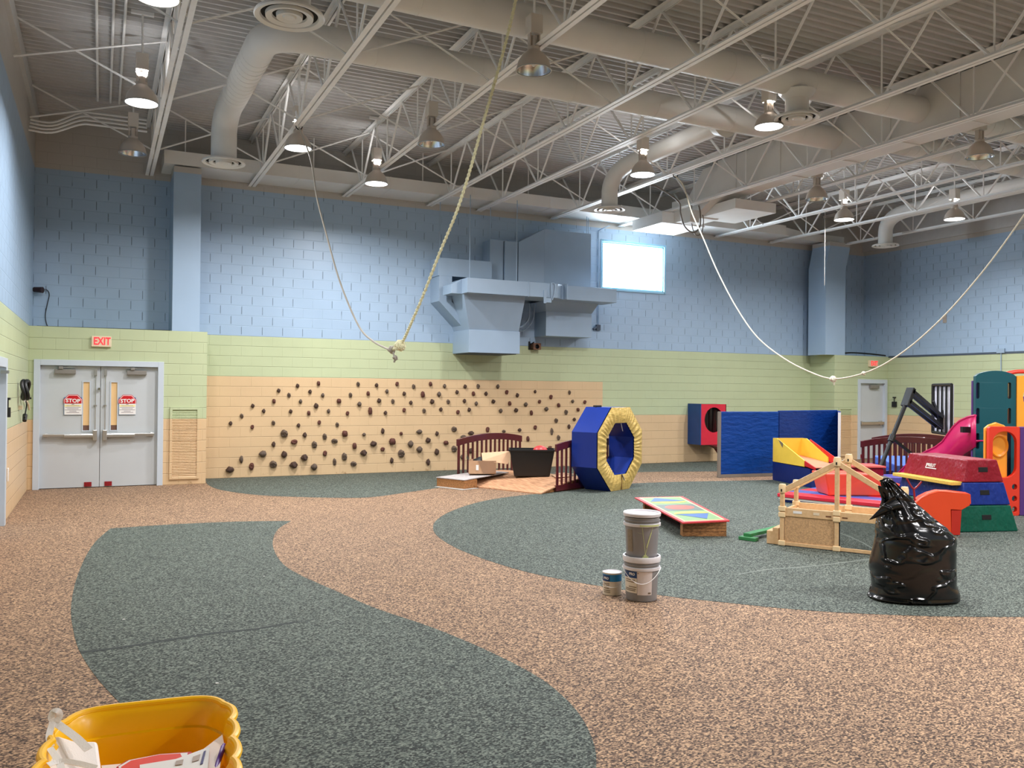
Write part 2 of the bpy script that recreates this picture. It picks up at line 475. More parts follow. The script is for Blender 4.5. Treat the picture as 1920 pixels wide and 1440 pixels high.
# little paper scraps trodden into the floor
for px, py, s in ((232, 1162, .010), (407, 1282, .010), (495, 1081, .008)):
    c = P(px, py); 
    tag(MB().prism([c+Vector((-s, -s*.5, .002)), c+Vector((s, -s*.8, .002)), c+Vector((s*.8, s*.6, .002)), c+Vector((-s*.7, s*.9, .002))], (0, 0, .003)).build('paper_scrap', M_white),
        {232: 'tiny white scrap on the near teal floor left of centre', 262: 'tiny pale crumb on the near teal floor, close to the cross crease', 407: 'white scrap on the teal floor right behind the yellow tub', 495: 'white speck on the teal floor beside its curved tan edge'}[px], 'scrap')

# walls ---------------------------------------------------------------
def wallbox(name, m, x0, x1, y0, y1, z0, z1):
    b = MB(); b.box(x0, x1, y0, y1, z0, z1); return struct(b, name, m, smooth=0)
# left wall with the opening of the side door
b = MB()
b.box(-0.2, 0, -4.05, D1+.2, 0, TOPW); b.box(-0.2, 0, YF, -5.2, 0, TOPW); b.box(-0.2, 0, -5.2, -4.05, 2.1, TOPW)
struct(b, 'wall_left', M_wally, smooth=0)
# back wall: recessed main plane with the window opening
wx0, wx1, wz0, wz1 = 12.11, 13.98, 4.31, 5.49
b = MB()
b.box(0, wx0, D1, D1+.3, 0, TOPW); b.box(wx1, W, D1, D1+.3, 0, TOPW)
b.box(wx0, wx1, D1, D1+.3, 0, wz0); b.box(wx0, wx1, D1, D1+.3, wz1, TOPW)
struct(b, 'wall_back', M_wallx2, smooth=0)
# lower bump-outs with their door openings (a vestibule each side)
b = MB()
dx0, dx1, dz = 0.13, 2.12, 2.235
b.box(0, dx0, D0, D1, 0, LEDGE); b.box(dx1, 2.92, D0, D1, 0, LEDGE); b.box(dx0, dx1, D0, D1, dz, LEDGE)
struct(b, 'wall_back_left', M_wallx, smooth=0)
b = MB()
ex0, ex1 = 19.86, 20.92
b.box(18.96, ex0, D0, D1, 0, LEDGE); b.box(ex1, W, D0, D1, 0, LEDGE); b.box(ex0, ex1, D0, D1, 2.2, LEDGE)
struct(b, 'wall_back_right', M_wallx, smooth=0)
# pilasters standing on the bump-outs
M_wallp = block_wall('smooth_painted_pilaster', 0, None, True)
wallbox('trim_1', M_wallp, 2.30, 2.78, D0, D1, LEDGE, 5.9)
b = MB()
b.prism([(18.62, 0.0, LEDGE), (19.34, 0.0, LEDGE), (19.34, 0.0, 5.2), (19.5, 0.0, 5.75), (19.5, 0, 5.9), (18.75, 0, 5.9), (18.75, 0, 5.75), (18.62, 0.0, 5.2)], (0, 0.62, 0))
struct(b, 'trim_2', M_wallp, smooth=0)
wallbox('wall_right', M_wally, W, W+.2, YF, D1+.2, 0, TOPW)
wallbox('wall_front', M_wallx, -0.2, W+.2, YF-.2, YF, 0, TOPW)
# ribbed steel roof deck
b = MB(); per = 0.152; y = YF; prof = []
while y < D1+.1:
    prof += [(y, ZC), (y+.036, ZC), (y+.052, ZC+.05), (y+.136, ZC+.05)]; y += per
for (ya, za), (yb, zb) in zip(prof, prof[1:]): b.face([(-.1, ya, za), (W+.1, ya, za), (W+.1, yb, zb), (-.1, yb, zb)])
bmesh.ops.remove_doubles(b.bm, verts=b.bm.verts[:], dist=1e-5)
b.box(-.1, W+.1, YF, D1+.2, ZC+.06, ZC+.12)
struct(b, 'ceiling', M_deck, smooth=0)
# beige steel angle that closes the top of the walls
b = MB(); b.box(0, 0.06, YF, D1, ZC-.28, ZC-.02); struct(b, 'trim_3', M_deck, smooth=0)
b = MB(); b.box(W-.06, W, YF, D1, ZC-.9, ZC-.02); struct(b, 'trim_4', M_deck, smooth=0)
b = MB(); b.box(W-.012, W, YF, -.02, LEDGE-.03, LEDGE+.02); struct(b, 'trim_5', mat('dark_ledge', (70, 82, 96), 0.5), smooth=0)

# window --------------------------------------------------------------
M_winframe = mat('light_blue_window_paint', (150, 200, 225), 0.4, var=0.02)
M_glass = mat('frosted_window_glass', (250, 252, 255), 0.05, trans=1.0, var=0)
b = MB(); t = .05
for q in ((wx0, wx0+t, wz0, wz1), (wx1-t, wx1, wz0, wz1), (wx0, wx1, wz0, wz0+t), (wx0, wx1, wz1-t, wz1)):
    b.box(q[0], q[1], D1+.02, D1+.30, q[2], q[3])
win = struct(b, 'window_1', M_winframe, smooth=0)
b = MB()
for q in ((wx0-.03, wx0+.02, wz0-.03, wz1+.03), (wx1-.02, wx1+.03, wz0-.03, wz1+.03), (wx0, wx1, wz0-.03, wz0+.02), (wx0, wx1, wz1-.02, wz1+.03)):
    b.box(q[0], q[1], D1-.02, D1+.02, q[2], q[3])
b.build('window_casing', M_winframe, win, smooth=0)
b = MB(); b.box(wx0+.04, wx1-.04, D1+.21, D1+.218, wz0+.04, wz1-.04); b.build('glass', M_glass, win, smooth=0)
pd = bpy.data.lights.new('window_daylight', 'AREA'); pd.shape = 'RECTANGLE'; pd.size = wx1-wx0-.13; pd.size_y = wz1-wz0-.13
pd.energy = 260.0; pd.color = (0.82, 0.91, 1.0)
po = bpy.data.objects.new('window_daylight', pd); COL.objects.link(po)
po.location = ((wx0+wx1)/2, D1+.19, (wz0+wz1)/2); po.rotation_euler = (R(90), 0, PI)   # -Z looks to -Y
po.rotation_euler = (R(-90), 0, 0)
# black-out behind the doors so that no sky shows through
b = MB(); b.box(-.1, 3.0, D1+.3, D1+.4, 0, 3.0); b.box(18.8, W+.1, D1+.3, D1+.4, 0, 3.0); 
struct(b, 'wall_vestibule', mat('vestibule_wall', (214, 190, 150), 0.6), smooth=0)

# doors ---------------------------------------------------------------
M_doorglass = mat('wired_glass', (226, 190, 140), 0.12, var=0.02, emit=(226, 186, 130), es=0.08)  # glass given a faint glow of its own, as if lit from beyond
M_brown = mat('brown_carpet_beyond', (110, 80, 66), 0.8)
def double_door():
    b = MB(); y0, y1 = -.03, .16
    b.box(dx0-.05, dx0+.05, y0, y1, 0, dz+.03); b.box(dx1-.05, dx1+.05, y0, y1, 0, dz+.03); b.box(dx0+.05, dx1-.05, y0, y1, dz-.07, dz+.03)
    d = struct(b, 'door_1', M_frame, smooth=0, bevel=.004)
    xm = (dx0+dx1)/2
    for side, (xa, xb) in enumerate(((dx0+.05, xm-.004), (xm+.004, dx1-.05))):
        wxa, wxb = (xb-.27, xb-.17) if side == 0 else (xa+.17, xa+.27)
        b = MB()
        b.plate([(xa, .012), (xb, .012), (xb, dz-.075), (xa, dz-.075)], [[(wxa, 1.02), (wxb, 1.02), (wxb, 1.88), (wxa, 1.88)]], (0, .06, 0), (1, 0, 0), (0, 0, 1), (0, .045, 0))
        leaf = b.build('door_leaf', M_door, d, smooth=0)
        b = MB(); b.box(wxa, wxb, .075, .085, 1.11, 1.88); b.mi = 1; b.box(wxa, wxb, .075, .085, 1.02, 1.11)
        b.build('vision_glass', [M_doorglass, M_brown], leaf, smooth=0)
        b = MB()
        for q in ((wxa-.02, wxa, 1.0, 1.9), (wxb, wxb+.02, 1.0, 1.9), (wxa, wxb, 1.0, 1.02), (wxa, wxb, 1.88, 1.9)): b.box(q[0], q[1], .05, .06, q[2], q[3])
        b.build('glass_bead', M_frame, leaf, smooth=0)
        # panic bar: case, touch bar, end plate
        la, lb = (xa+.05, xb-.04) if side == 0 else (xa+.04, xb-.05)
        b = MB(); 
        b.box(la, lb, -.035, .03, .915, .965); b.box(la+.02, la+.07, -.0, .06, .905, .975); b.box(lb-.07, lb-.02, 0, .06, .905, .975)
        b.build('panic_bar', M_alu, leaf, smooth=0, bevel=.008)
        ta, tb = (la+.38*(lb-la), lb-.02) if side == 0 else (la+.02, lb-.38*(lb-la))
        b = MB(); b.box(ta, tb, -.045, .05, .895, .955); b.build('touch_bar', M_alu, leaf, smooth=0, bevel=.012)
        ca, cb = (xb-.11, xb-.04) if side == 0 else (xa+.04, xa+.11)
        b = MB(); b.box(ca, cb, -.05, .06, .84, 1.03); b.build('latch_case', M_alu, leaf, smooth=0, bevel=.01)
        xr = (ca+cb)/2
        b = MB(); b.cyl((xr, 0.03, 1.03), (xr, 0.03, 2.08), .008, seg=8); b.box(xr-.025, xr+.025, .02, .06, 1.46, 1.475)
        b.box(xr-.022, xr+.022, -.0, .06, 2.0, 2.12); b.build('vertical_rod', M_alu, leaf)
        xo = xa+.22 if side == 0 else xb-.52
        b = MB(); b.box(xo, xo+.33, -.03, .06, 2.02, 2.10); b.box(xo+.06, xo+.13, -.05, .02, 2.10, 2.15)
        b.build('closer_body', mat('closer_grey', (128, 124, 118), .45), leaf, smooth=0, bevel=.008)
        b = MB(); ax = xo+.1 if side == 0 else xo+.2
        b.beam((ax, -.02, 2.13), (ax+(.22 if side == 0 else -.22), -.02, 2.145), .025, .012); b.build('closer_arm', M_alu, leaf)
        kx = xb-.24 if side == 0 else xa+.08
        b = MB(); b.box(kx, kx+.12, .048, .06, .02, .10); b.box(kx+.03, kx+.05, .04, .05, .03, .09); b.box(kx+.075, kx+.09, .04, .05, .05, .06)
        b.build('door_stop_plate', mat('dark_red_plate', (140, 20, 30), .4), leaf, smooth=0)
    b = MB(); b.lathe([(0, .03), (.02, .03), (.028, .015), (.028, -.02), (0, -.02)], (xm-.02, .02, 1.76), 12, Matrix.Rotation(R(90), 3, 'X')); b.build('lock_cylinder', M_chrome, d)
double_door()
def back_door():
    b = MB(); y0, y1 = -.03, .16; z1 = 2.2
    b.box(ex0-.03, ex0+.06, y0, y1, 0, z1); b.box(ex1-.06, ex1+.03, y0, y1, 0, z1); b.box(ex0+.06, ex1-.06, y0, y1, z1-.11, z1)
    d = struct(b, 'door_2', M_frame, smooth=0, bevel=.004)
    b = MB(); b.box(ex0+.06, ex1-.06, .05, .095, .012, z1-.11); leaf = b.build('door_leaf', M_door, d, smooth=0)
    b = MB(); b.box(ex0+.07, ex1-.1, -.05, 0.0, .95, 1.03); b.box(ex0+.08, ex0+.15, -.02, .05, .93, 1.05); b.box(ex1-.22, ex1-.15, -.02, .05, .93, 1.05)
    b.build('panic_bar', M_alu, leaf, smooth=0, bevel=.008)
    b = MB(); b.box(ex0+.45, ex0+.78, -.03, .05, 1.95, 2.05); b.build('closer_body', mat('closer_grey', (128, 124, 118), .45), leaf, smooth=0, bevel=.008)
    b = MB(); b.box(ex0+.08, ex0+.2, .035, .05, .03, .13); b.build('door_stop_plate', mat('dark_red_plate', (140, 20, 30), .4), leaf, smooth=0)
back_door()
b = MB(); b.box(-.06, .035, -4.18, -4.03, 0, 2.16); b.box(-.06, .035, -5.22, -5.07, 0, 2.16); b.box(-.06, .035, -5.07, -4.18, 2.04, 2.16)
d3 = struct(b, 'door_3', M_frame, smooth=0, bevel=.004)
b = MB(); b.box(-.12, -.07, -5.07, -4.18, .01, 2.04); b.build('door_leaf', M_door, d3, smooth=0)
b = MB(); b.box(-.02, .07, -4.32, -4.24, 1.96, 2.0); b.cyl((.03, -4.3, 1.98), (.03, -4.02, 1.975), .012, seg=8); b.build('closer_arm', M_alu, d3)

# ================================================================ ROOF STEEL
JX = [1.92, 3.82, 5.73, 7.62, 8.80, 10.70, 12.60, 13.85, 15.60, 17.45, 19.40]
JZ0, JZ1 = 5.86, 6.72
ORD = ['first', 'second', 'third', 'fourth', 'fifth', 'sixth', 'seventh', 'eighth', 'ninth', 'tenth', 'eleventh', 'twelfth', 'thirteenth', 'fourteenth', 'fifteenth', 'sixteenth', 'seventeenth', 'eighteenth', 'nineteenth', 'twentieth']
NODES = [-0.45-1.63*k for k in range(0, 13)]
BR = [-0.95-2.85*k for k in range(0, 7)]
def make_joist():
    t = thing('roof_joist', 'x', 'roof joist', (0, 0, JZ0))
    y0, y1 = YF+.05, D1-.01
    b = MB()
    for s in (-1, 1):
        b.box(min(s*.011, s*.072), max(s*.011, s*.072), y0, y1, 0, .006); b.box(min(s*.012, s*.018), max(s*.012, s*.018), y0, y1, .006, .055)
    b.build('bottom_chord', M_steel, t, world=False, smooth=0)
    b = MB()
    for s in (-1, 1):
        b.box(min(s*.01, s*.075), max(s*.01, s*.075), y0, y1, .925, .935); b.box(min(s*.01, s*.018), max(s*.01, s*.018), y0, y1, .865, .925)
    b.build('top_chord', M_steel, t, world=False, smooth=0)
    b = MB()
    for n in NODES:
        for dy in (-.815, .815):
            if n+dy > y1: continue
            b.tube([(0, n+(.05 if dy > 0 else -.05), .03), (0, n+dy, .90)], .020, 6)
        b.tube([(0, n, .03), (0, n, .90)], .013, 6)
    b.build('web_bars', M_steel, t, world=False)
    return t
joist = None
for i, x in enumerate(JX):
    lab = 'cream open-web steel roof joist, %s from the left wall' % ORD[i]
    if joist is None:
        joist = make_joist(); joist.location = (x, 0, JZ0); joist['label'] = lab; joist['group'] = 'open-web roof joists'; o = joist
        plain = kids(joist)
    else:
        r = joist.copy(); COL.objects.link(r); r.location = (x, 0, JZ0); r['label'] = lab
        for ch in plain: c = ch.copy(); COL.objects.link(c); c.parent = r
        o = r
    # crossed bridging bars running to the neighbour on the left
    x0 = JX[i-1] if i else 0.03
    if x-x0 < 1.5: continue
    for yb in BR:
        b = MB()
        za, zb = JZ0+.03, JZ0+.88
        for (s0, s1, o_) in ((za+(.3 if i == 0 else 0), zb, .0), (zb, za, .03)):
            b.beam((x0, yb+o_, s0), (x, yb+o_, s1), .028, .004, (0, 1, 0)); b.beam((x0, yb+o_, s0), (x, yb+o_, s1), .004, .028, (0, 1, 0))
        b.build('cross_brace', M_steel, o, smooth=0)

# ================================================================ DUCTS
def arc_path(p0, pc, p1, n=8):
    p0, pc, p1 = Vector(p0), Vector(pc), Vector(p1)
    return [((1-t)**2)*p0+2*t*(1-t)*pc+t*t*p1 for t in [k/n for k in range(n+1)]]
def seams(b, pts, r, step):
    pts = [Vector(p) for p in pts]
    for p0, p1 in zip(pts, pts[1:]):
        L = (p1-p0).length; d = (p1-p0).normalized(); k = step/2
        while k < L:
            c = p0+d*k; b.cyl(c-d*.006, c+d*.006, r+.004, seg=24); k += step
def diffuser(parent, c, r=.34):
    b = MB(); z = 0
    b.lathe([(r*.80, .022), (r*.83, .0), (r*.97, -.014), (r, -.002), (r*.97, .024), (r*.80, .022)], c, 40)
    a = b.build('diffuser_ring', M_duct, parent)
    b = MB(); b.lathe([(r*.68, .020), (r*.67, -.014), (r*.50, .0), (r*.48, .020)], c, 40); b.lathe([(r*.38, .020), (r*.365, -.018), (r*.2, -.003), (r*.16, -.016), (0, -.014)], c, 40)
    b.build('diffuser_cones', M_duct, a)
    b = MB(); b.lathe([(r*.82, .022), (0, .0215)], c, 32); b.build('throat_shade', M_dark, a)  # flat dark disc stands in for the shade between the rings
RD = .20
# duct A: back row, from the trunk to the left, turning to the back wall
tA = thing('round_duct', 'cream spiral round duct behind, bending down to an air outlet at upper left', 'duct', (6.0, -5.9, 6.3))
pA = [(12.72, -5.85, 6.3), (3.45, -5.9, 6.3)]+arc_path((3.45, -5.9, 6.3), (2.97, -5.9, 6.3), (2.96, -5.4, 6.3))[1:]+[(2.93, -3.0, 6.3)]+arc_path((2.93, -3.0, 6.3), (2.9, -2.45, 6.3), (2.88, -2.42, 5.95))[1:]+[(2.88, -2.42, 5.48)]
b = MB(); b.tube(pA, RD, 28); seams(b, [(12.6, -5.85, 6.3), (3.45, -5.9, 6.3)], RD, 1.5); seams(b, [(2.96, -5.2, 6.3), (2.93, -3.1, 6.3)], RD, .17); b.build('duct_pipe', M_duct, tA)
diffuser(tA, (2.88, -2.42, 5.45))
# branch to the middle outlet
b = MB()
pC = [(10.4, -5.87, 6.3), (10.4, -3.0, 6.28)]+arc_path((10.4, -3.0, 6.28), (10.38, -2.25, 6.25), (10.38, -2.2, 5.85))[1:]+[(10.38, -2.2, 5.52)]
b.tube(pC, .165, 24); br = b.build('branch_pipe', M_duct, tA)
b = MB(); b.cyl((10.4, -5.72, 6.3), (10.4, -5.5, 6.3), .26, .175, 24); b.build('branch_collar', M_duct, tA)
diffuser(tA, (10.38, -2.2, 5.49), .32)
# duct B: front row
tB = thing('round_duct', 'cream spiral round duct nearer the camera, crossing the top of the picture', 'duct', (6.0, -7.6, 6.3))
pB = [(12.72, -7.58, 6.3), (3.2, -7.66, 6.3)]+arc_path((3.2, -7.66, 6.3), (2.72, -7.68, 6.3), (2.72, -8.1, 6.25))[1:]+arc_path((2.72, -8.1, 6.25), (2.72, -8.55, 6.2), (2.72, -8.56, 5.8))[1:]+[(2.72, -8.56, 5.42)]
b = MB(); b.tube(pB, RD, 28); seams(b, [(12.6, -7.58, 6.3), (3.2, -7.66, 6.3)], RD, 1.5); b.build('duct_pipe', M_duct, tB)
diffuser(tB, (2.72, -8.56, 5.39), .335)
b = MB(); b.cyl((10.12, -7.62, 6.3), (10.12, -7.62, 5.8), .165, seg=24); b.cyl((10.12, -7.62, 6.15), (10.12, -7.62, 6.04), .26, .17, seg=24); b.build('branch_pipe', M_duct, tB)
diffuser(tB, (10.12, -7.62, 5.77), .32)
# trunk
tT = thing('rectangular_duct', 'large cream rectangular trunk duct running between two joists at right', 'duct', (13.3, -6, 5.98))
b = MB(); b.box(12.72, 13.4, -14.0, -2.7, 5.98, 6.66)
for k in range(9):
    y = -13.3+k*1.25; b.box(12.70, 13.42, y, y+.03, 5.965, 6.675)
b.build('trunk', M_duct, tT, smooth=0)
tT2 = thing('rectangular_duct', 'cream stepped duct boxes dropping from the end of the trunk duct to the back wall', 'duct', (13.2, -1.8, 5.6))
b = MB(); b.prism([(12.74, -2.7, 6.6), (12.74, -2.7, 6.0), (12.74, -1.9, 5.62), (12.74, -1.1, 5.62), (12.74, -1.1, 6.1), (12.74, -1.7, 6.1), (12.74, -2.2, 6.6)], (.64, 0, 0))
b.build('offset_piece', M_duct, tT2, smooth=0)
b = MB(); b.box(12.95, 14.05, -3.0, -1.7, 5.64, 5.845); b.build('drop_box', M_duct, tT2, smooth=0)
b = MB(); b.box(12.4, 13.6, -1.2, -.02, 5.6, 5.85); b.build('lower_box', M_duct, tT2, smooth=0)
# ducts on the far side of the trunk
tE = thing('round_duct', 'cream spiral duct leaving the far side of the trunk duct at upper right', 'duct', (15, -6.3, 6.3))
b = MB(); b.tube([(13.4, -6.2, 6.3), (18.55, -6.2, 6.3)], RD, 28); seams(b, [(13.5, -6.2, 6.3), (18.4, -6.2, 6.3)], RD, .22); b.build('duct_pipe', M_duct, tE)
tE2 = thing('round_duct', 'cream spiral duct nearest the right edge of the ceiling', 'duct', (16, -7.6, 6.3))
b = MB(); b.tube([(13.4, -7.6, 6.3), (18.5, -7.6, 6.3)], RD, 28); seams(b, [(13.5, -7.6, 6.3), (18.4, -7.6, 6.3)], RD, .22); b.build('duct_pipe', M_duct, tE2)
# duct D near the right wall
tD = thing('round_duct', 'cream round duct along the right wall ending in an air outlet by the corner', 'duct', (19, -4, 6.3))
pD = [(18.75, -9.5, 6.3), (18.85, -2.4, 6.3)]+arc_path((18.85, -2.4, 6.3), (18.85, -1.75, 6.28), (18.85, -1.72, 5.9))[1:]+[(18.85, -1.72, 5.56)]
b = MB(); b.tube(pD, .17, 24); b.build('duct_pipe', M_duct, tD)
diffuser(tD, (18.85, -1.72, 5.53), .32)
# long flat duct hugging the top of the back wall
tF = thing('rectangular_duct', 'long flat cream duct along the top of the blue back wall', 'duct', (9, .4, 5.92))
b = MB(); b.box(2.13, 17.2, 0.0, D1-.01, 5.93, 6.18)
for x in (4.6, 6.45, 8.3, 10.2, 12.1, 14.0, 15.9): b.box(x, x+.02, -.006, D1-.012, 5.924, 6.186)
b.build('duct_body', M_duct, tF, smooth=0)
b = MB(); b.prism([(17.2, 0, 5.93), (18.2, .3, 5.93), (19.6, .3, 5.93), (19.6, D1-.01, 5.93), (17.2, D1-.01, 5.93)], (0, 0, .2)); b.build('duct_tail', M_duct, tF, smooth=0)
for k, x in enumerate((2.5, 4.9, 7.2, 9.7, 11.9, 14.6)):
    b = MB(); b.cyl((x, .12, 6.18), (x, .12, 6.8), .012, seg=8); b.build('hanger_rod', M_steel, tF)

# ================================================================ HIGH-BAY LAMPS
M_shade = mat('spun_metal_shade', (196, 184, 172), 0.42, 0.1, var=0.05)
M_reflect = mat('polished_reflector', (215, 215, 218), 0.2, 1.0, var=0.05)
M_ballast = mat('ballast_white', (214, 204, 192), 0.5, var=0.03)
M_lens = bpy.data.materials.new('glowing_lens'); M_lens.use_nodes = True
_b = M_lens.node_tree.nodes['Principled BSDF']; _b.inputs['Base Color'].default_value = (1, .96, .92, 1)
_b.inputs['Emission Color'].default_value = (1.0, .95, .90, 1); _b.inputs['Emission Strength'].default_value = 9.0
def lamp_thing(lit):
    t = thing('high_bay_lamp', 'x', 'ceiling lamp', (0, 0, 5.58), group='high-bay ceiling lamps')
    b = MB(); b.lathe([(0.2066, 0.0000), (0.2090, 0.0052), (0.2025, 0.0258), (0.1823, 0.1032), (0.1377, 0.1720), (0.0891, 0.2150), (0.0729, 0.2322), (0.0729, 0.2666), (0.0000, 0.2666)], (0, 0, 0), 36)
    sh = b.build('lamp_shade', M_shade, t, world=False)
    b = MB(); b.lathe([(0.2049, 0.0000), (0.1976, 0.0258), (0.1774, 0.1032), (0.1320, 0.1677), (0.0810, 0.2064), (0.0000, 0.2107)], (0, 0, 0), 36); b.build('reflector', M_reflect, sh, world=False)
    b = MB(); b.lathe([(0.2122, 0.0034), (0.2122, -0.0086), (0.2009, -0.0086), (0.2009, 0.0034)], (0, 0, 0), 36); b.build('rim', M_alu, sh, world=False)
    if lit:
        b = MB(); b.lathe([(0.2001, 0.0034), (0.1296, -0.0034), (0.0000, -0.0069)], (0, 0, 0), 36); b.build('lens', M_lens, t, world=False)
    else:
        b = MB(); b.ball((0, 0, .12), .04, 1, 1, 2.0); b.build('bulb', mat('clear_bulb', (230, 228, 222), .15), sh, world=False)
    b = MB(); b.cyl((0, 0, .262), (0, 0, .40), .042, seg=14); b.box(-.068, -.05, -.03, .03, .27, .42); b.box(.05, .068, -.03, .03, .27, .42); b.build('bracket', M_shade, t, world=False)
    b = MB(); b.box(-.078, .078, -.078, .078, .42, .64); b.build('ballast_box', M_ballast, t, world=False, smooth=0, bevel=.006)
    b = MB(); b.cyl((0, 0, .64), (0, 0, ZC-5.58), .014, seg=8); b.box(-.14, .14, -.025, .025, ZC-5.58-.05, ZC-5.58-.005); b.build('hanger', M_steel, t, world=False)
    return t
LIT = [(1.57, -7.97, 'glowing high-bay lamp cut by the top edge at upper left'), (1.57, -4.56, 'glowing high-bay lamp at upper left beside the first roof joist'),
       (3.87, -3.39, 'glowing high-bay lamp left of the hanging thin rope'), (5.64, -1.73, 'glowing high-bay lamp hanging by the cream duct over the climbing wall'),
       (9.56, -4.56, 'glowing high-bay lamp left of the coiled grey cables'), (9.98, -7.2, 'glowing high-bay lamp half hidden behind an air outlet at upper right'),
       (15.6, -3.41, 'glowing high-bay lamp with a white box above, near the far right corner'), (17.6, -4.57, 'glowing high-bay lamp furthest to the right'),
       (14.4, -11.1, 'glowing high-bay lamp beyond the right edge'), (17.6, -11.1, 'glowing high-bay lamp by the right wall behind the view'), (9.57, -14.4, 'glowing high-bay lamp over the near floor at right, out of view'),
       (9.57, -18.2, 'glowing high-bay lamp behind the camera at right'), (5.66, -11.1, 'glowing high-bay lamp above the near floor, out of view'), (15.6, -18.2, 'glowing high-bay lamp in the far corner behind the camera')]
OFF = [(1.55, -1.83, 'unlit high-bay lamp in the upper left corner of the room'), (5.66, -4.56, 'unlit high-bay lamp with silver reflector in the middle of the ceiling'),
       (5.67, -7.97, 'unlit high-bay lamp behind a joist right of the thick rope'), (13.6, -4.59, 'unlit high-bay lamp hidden by joists near the far right'),
       (13.62, -7.97, 'unlit high-bay lamp under the round ducts at upper right')]
def light_down(x, y, z, wts, size, up=False):
    l = bpy.data.lights.new('lamp_light', 'AREA'); l.shape = 'DISK'; l.size = size; l.energy = wts; l.color = LAMP_COL
    if not up: l.spread = R(164)
    o = bpy.data.objects.new('lamp_light', l); COL.objects.link(o); o.location = (x, y, z)
    if up: o.rotation_euler = (PI, 0, 0)
    return o
first = {True: None, False: None}
for lit, lst in ((True, LIT), (False, OFF)):
    for x, y, lab in lst:
        if first[lit] is None: o = first[lit] = lamp_thing(lit); o.location = (x, y, 5.58); o['label'] = lab
        else: o = dup(first[lit], (x, y, 5.58), label=lab)
        zz_ = 5.58
        if x == 9.98: zz_ = 5.75; o.location.z = zz_; o.scale = (1, 1, .86)
        if lit:
            pw = {(1.57, -7.97): .5, (1.57, -4.56): .6, (9.57, -14.4): 1.7, (9.57, -18.2): 1.6, (14.4, -11.1): 1.3, (5.66, -11.1): .9}.get((x, y), 1.0)   # outputs set per lamp to dim the left floor and brighten the near right
            light_down(x, y, zz_-.015, LAMP_W*pw, .38)
            light_down(x, y, zz_+.35, LAMP_W*.17, .12, True)
# ================================================================ BLUE PAINTED VENTILATION UNIT ON THE BACK WALL
tH = thing('ventilation_unit', 'blue-grey painted sheet-metal ventilation unit on the blue wall left of the window', 'ventilation unit', (9.6, D1, 2.6))
yb = D1-.002
b = MB()
b.box(8.93, 9.26, .46, yb, 3.9, 5.18); b.box(9.28, 9.60, .42, yb, 3.9, 5.17)
b.build('filter_section', M_hvac, tH, smooth=0, bevel=.004)
b = MB(); b.prism([(9.62, .42, 3.9), (10.22, .30, 3.9), (10.22, .30, 5.50), (9.62, .42, 5.17)], (0, yb-.42, 0))
b.hexa([(10.22, .30, 3.9), (11.46, .30, 3.9), (11.46, yb, 3.9), (10.22, yb, 3.9)], [(10.22, .30, 5.50), (11.46, .30, 5.50), (11.46, yb, 5.50), (10.22, yb, 5.50)])
b.build('fan_section', M_hvac, tH, smooth=0, bevel=.004)
b = MB(); b.box(7.66, 8.93, .34, yb, 4.27, 4.66)
b.prism([(7.68, .34, 4.27), (7.98, .34, 4.27), (7.98, .34, 3.72), (8.36, .34, 3.30), (8.36, .34, 3.05), (7.68, .34, 3.72)], (0, yb-.34, 0))
b.build('side_duct', M_hvac, tH, smooth=0, bevel=.004)
# front duct: wide box, notch, narrower right half
b = MB()
b.prism([(7.95, -.58, 3.83), (10.10, -.58, 3.83), (10.30, -.42, 3.83), (11.72, -.42, 3.83), (11.72, .22, 3.83), (7.95, .22, 3.83)], (0, 0, .31))
b.prism([(7.95, .22, 3.83), (7.95, .22, 4.14), (7.72, .22, 4.02), (7.72, .22, 3.83)], (0, -.5, 0))
for x in (9.37, 10.32): b.box(x, x+.02, -.59, -.40, 3.82, 4.15)
b.build('front_duct', M_hvac, tH, smooth=0, bevel=.004)
b = MB(); b.box(9.74, 9.80, -.61, -.585, 3.70, 3.98); b.box(9.8, 9.93, -.60, -.585, 3.72, 3.82); b.build('corner_bracket', M_hvac, tH, smooth=0)
b = MB()
b.hexa([(8.24, -.04, 3.10), (9.42, -.04, 3.10), (9.42, yb, 3.10), (8.24, yb, 3.10)], [(7.97, -.35, 3.83), (9.42, -.35, 3.83), (9.42, yb, 3.83), (7.97, yb, 3.83)])
b.build('left_hopper', M_hvac, tH, smooth=0)
b = MB(); b.box(8.22, 9.44, -.06, yb, 2.61, 3.10); b.build('left_outlet_box', M_hvac, tH, smooth=0, bevel=.004)
b = MB(); b.box(8.28, 9.38, -.0, yb-.04, 2.595, 2.612); b.build('outlet_shade', mat('vent_shadow_grey', (70, 84, 96), .6), tH, smooth=0)  # dark grey plate stands in for the shade inside the outlet
b = MB(); b.box(10.28, 11.5, .30, yb, 3.06, 3.62); b.hexa([(10.28, .30, 3.62), (11.5, .30, 3.62), (11.5, yb, 3.62), (10.28, yb, 3.62)], [(10.1, .0, 3.83), (11.5, .0, 3.83), (11.5, yb, 3.83), (10.1, yb, 3.83)])
b.build('right_outlet_box', M_hvac, tH, smooth=0, bevel=.004)
b = MB(); b.tube(smoothpath([(9.95, -.60, 3.78), (9.98, -.66, 3.95), (10.0, -.62, 4.12), (9.92, -.62, 4.14), (9.9, -.64, 4.0), (9.93, -.60, 3.8)], 6), .012, 6); b.build('hanging_wire', M_hvac, tH); b = MB()
b.tube(smoothpath([(9.60, .7, 3.28), (9.75, .55, 3.25), (9.92, .5, 3.42), (9.95, .5, 3.62), (9.95, .5, 3.80)], 6), .022, 8)
b.tube(smoothpath([(9.60, .8, 3.20), (9.85, .6, 3.18), (10.06, .55, 3.40), (10.08, .5, 3.66), (10.08, .5, 3.80)], 6), .014, 8)
b.build('refrigerant_pipes', M_hvac, tH)
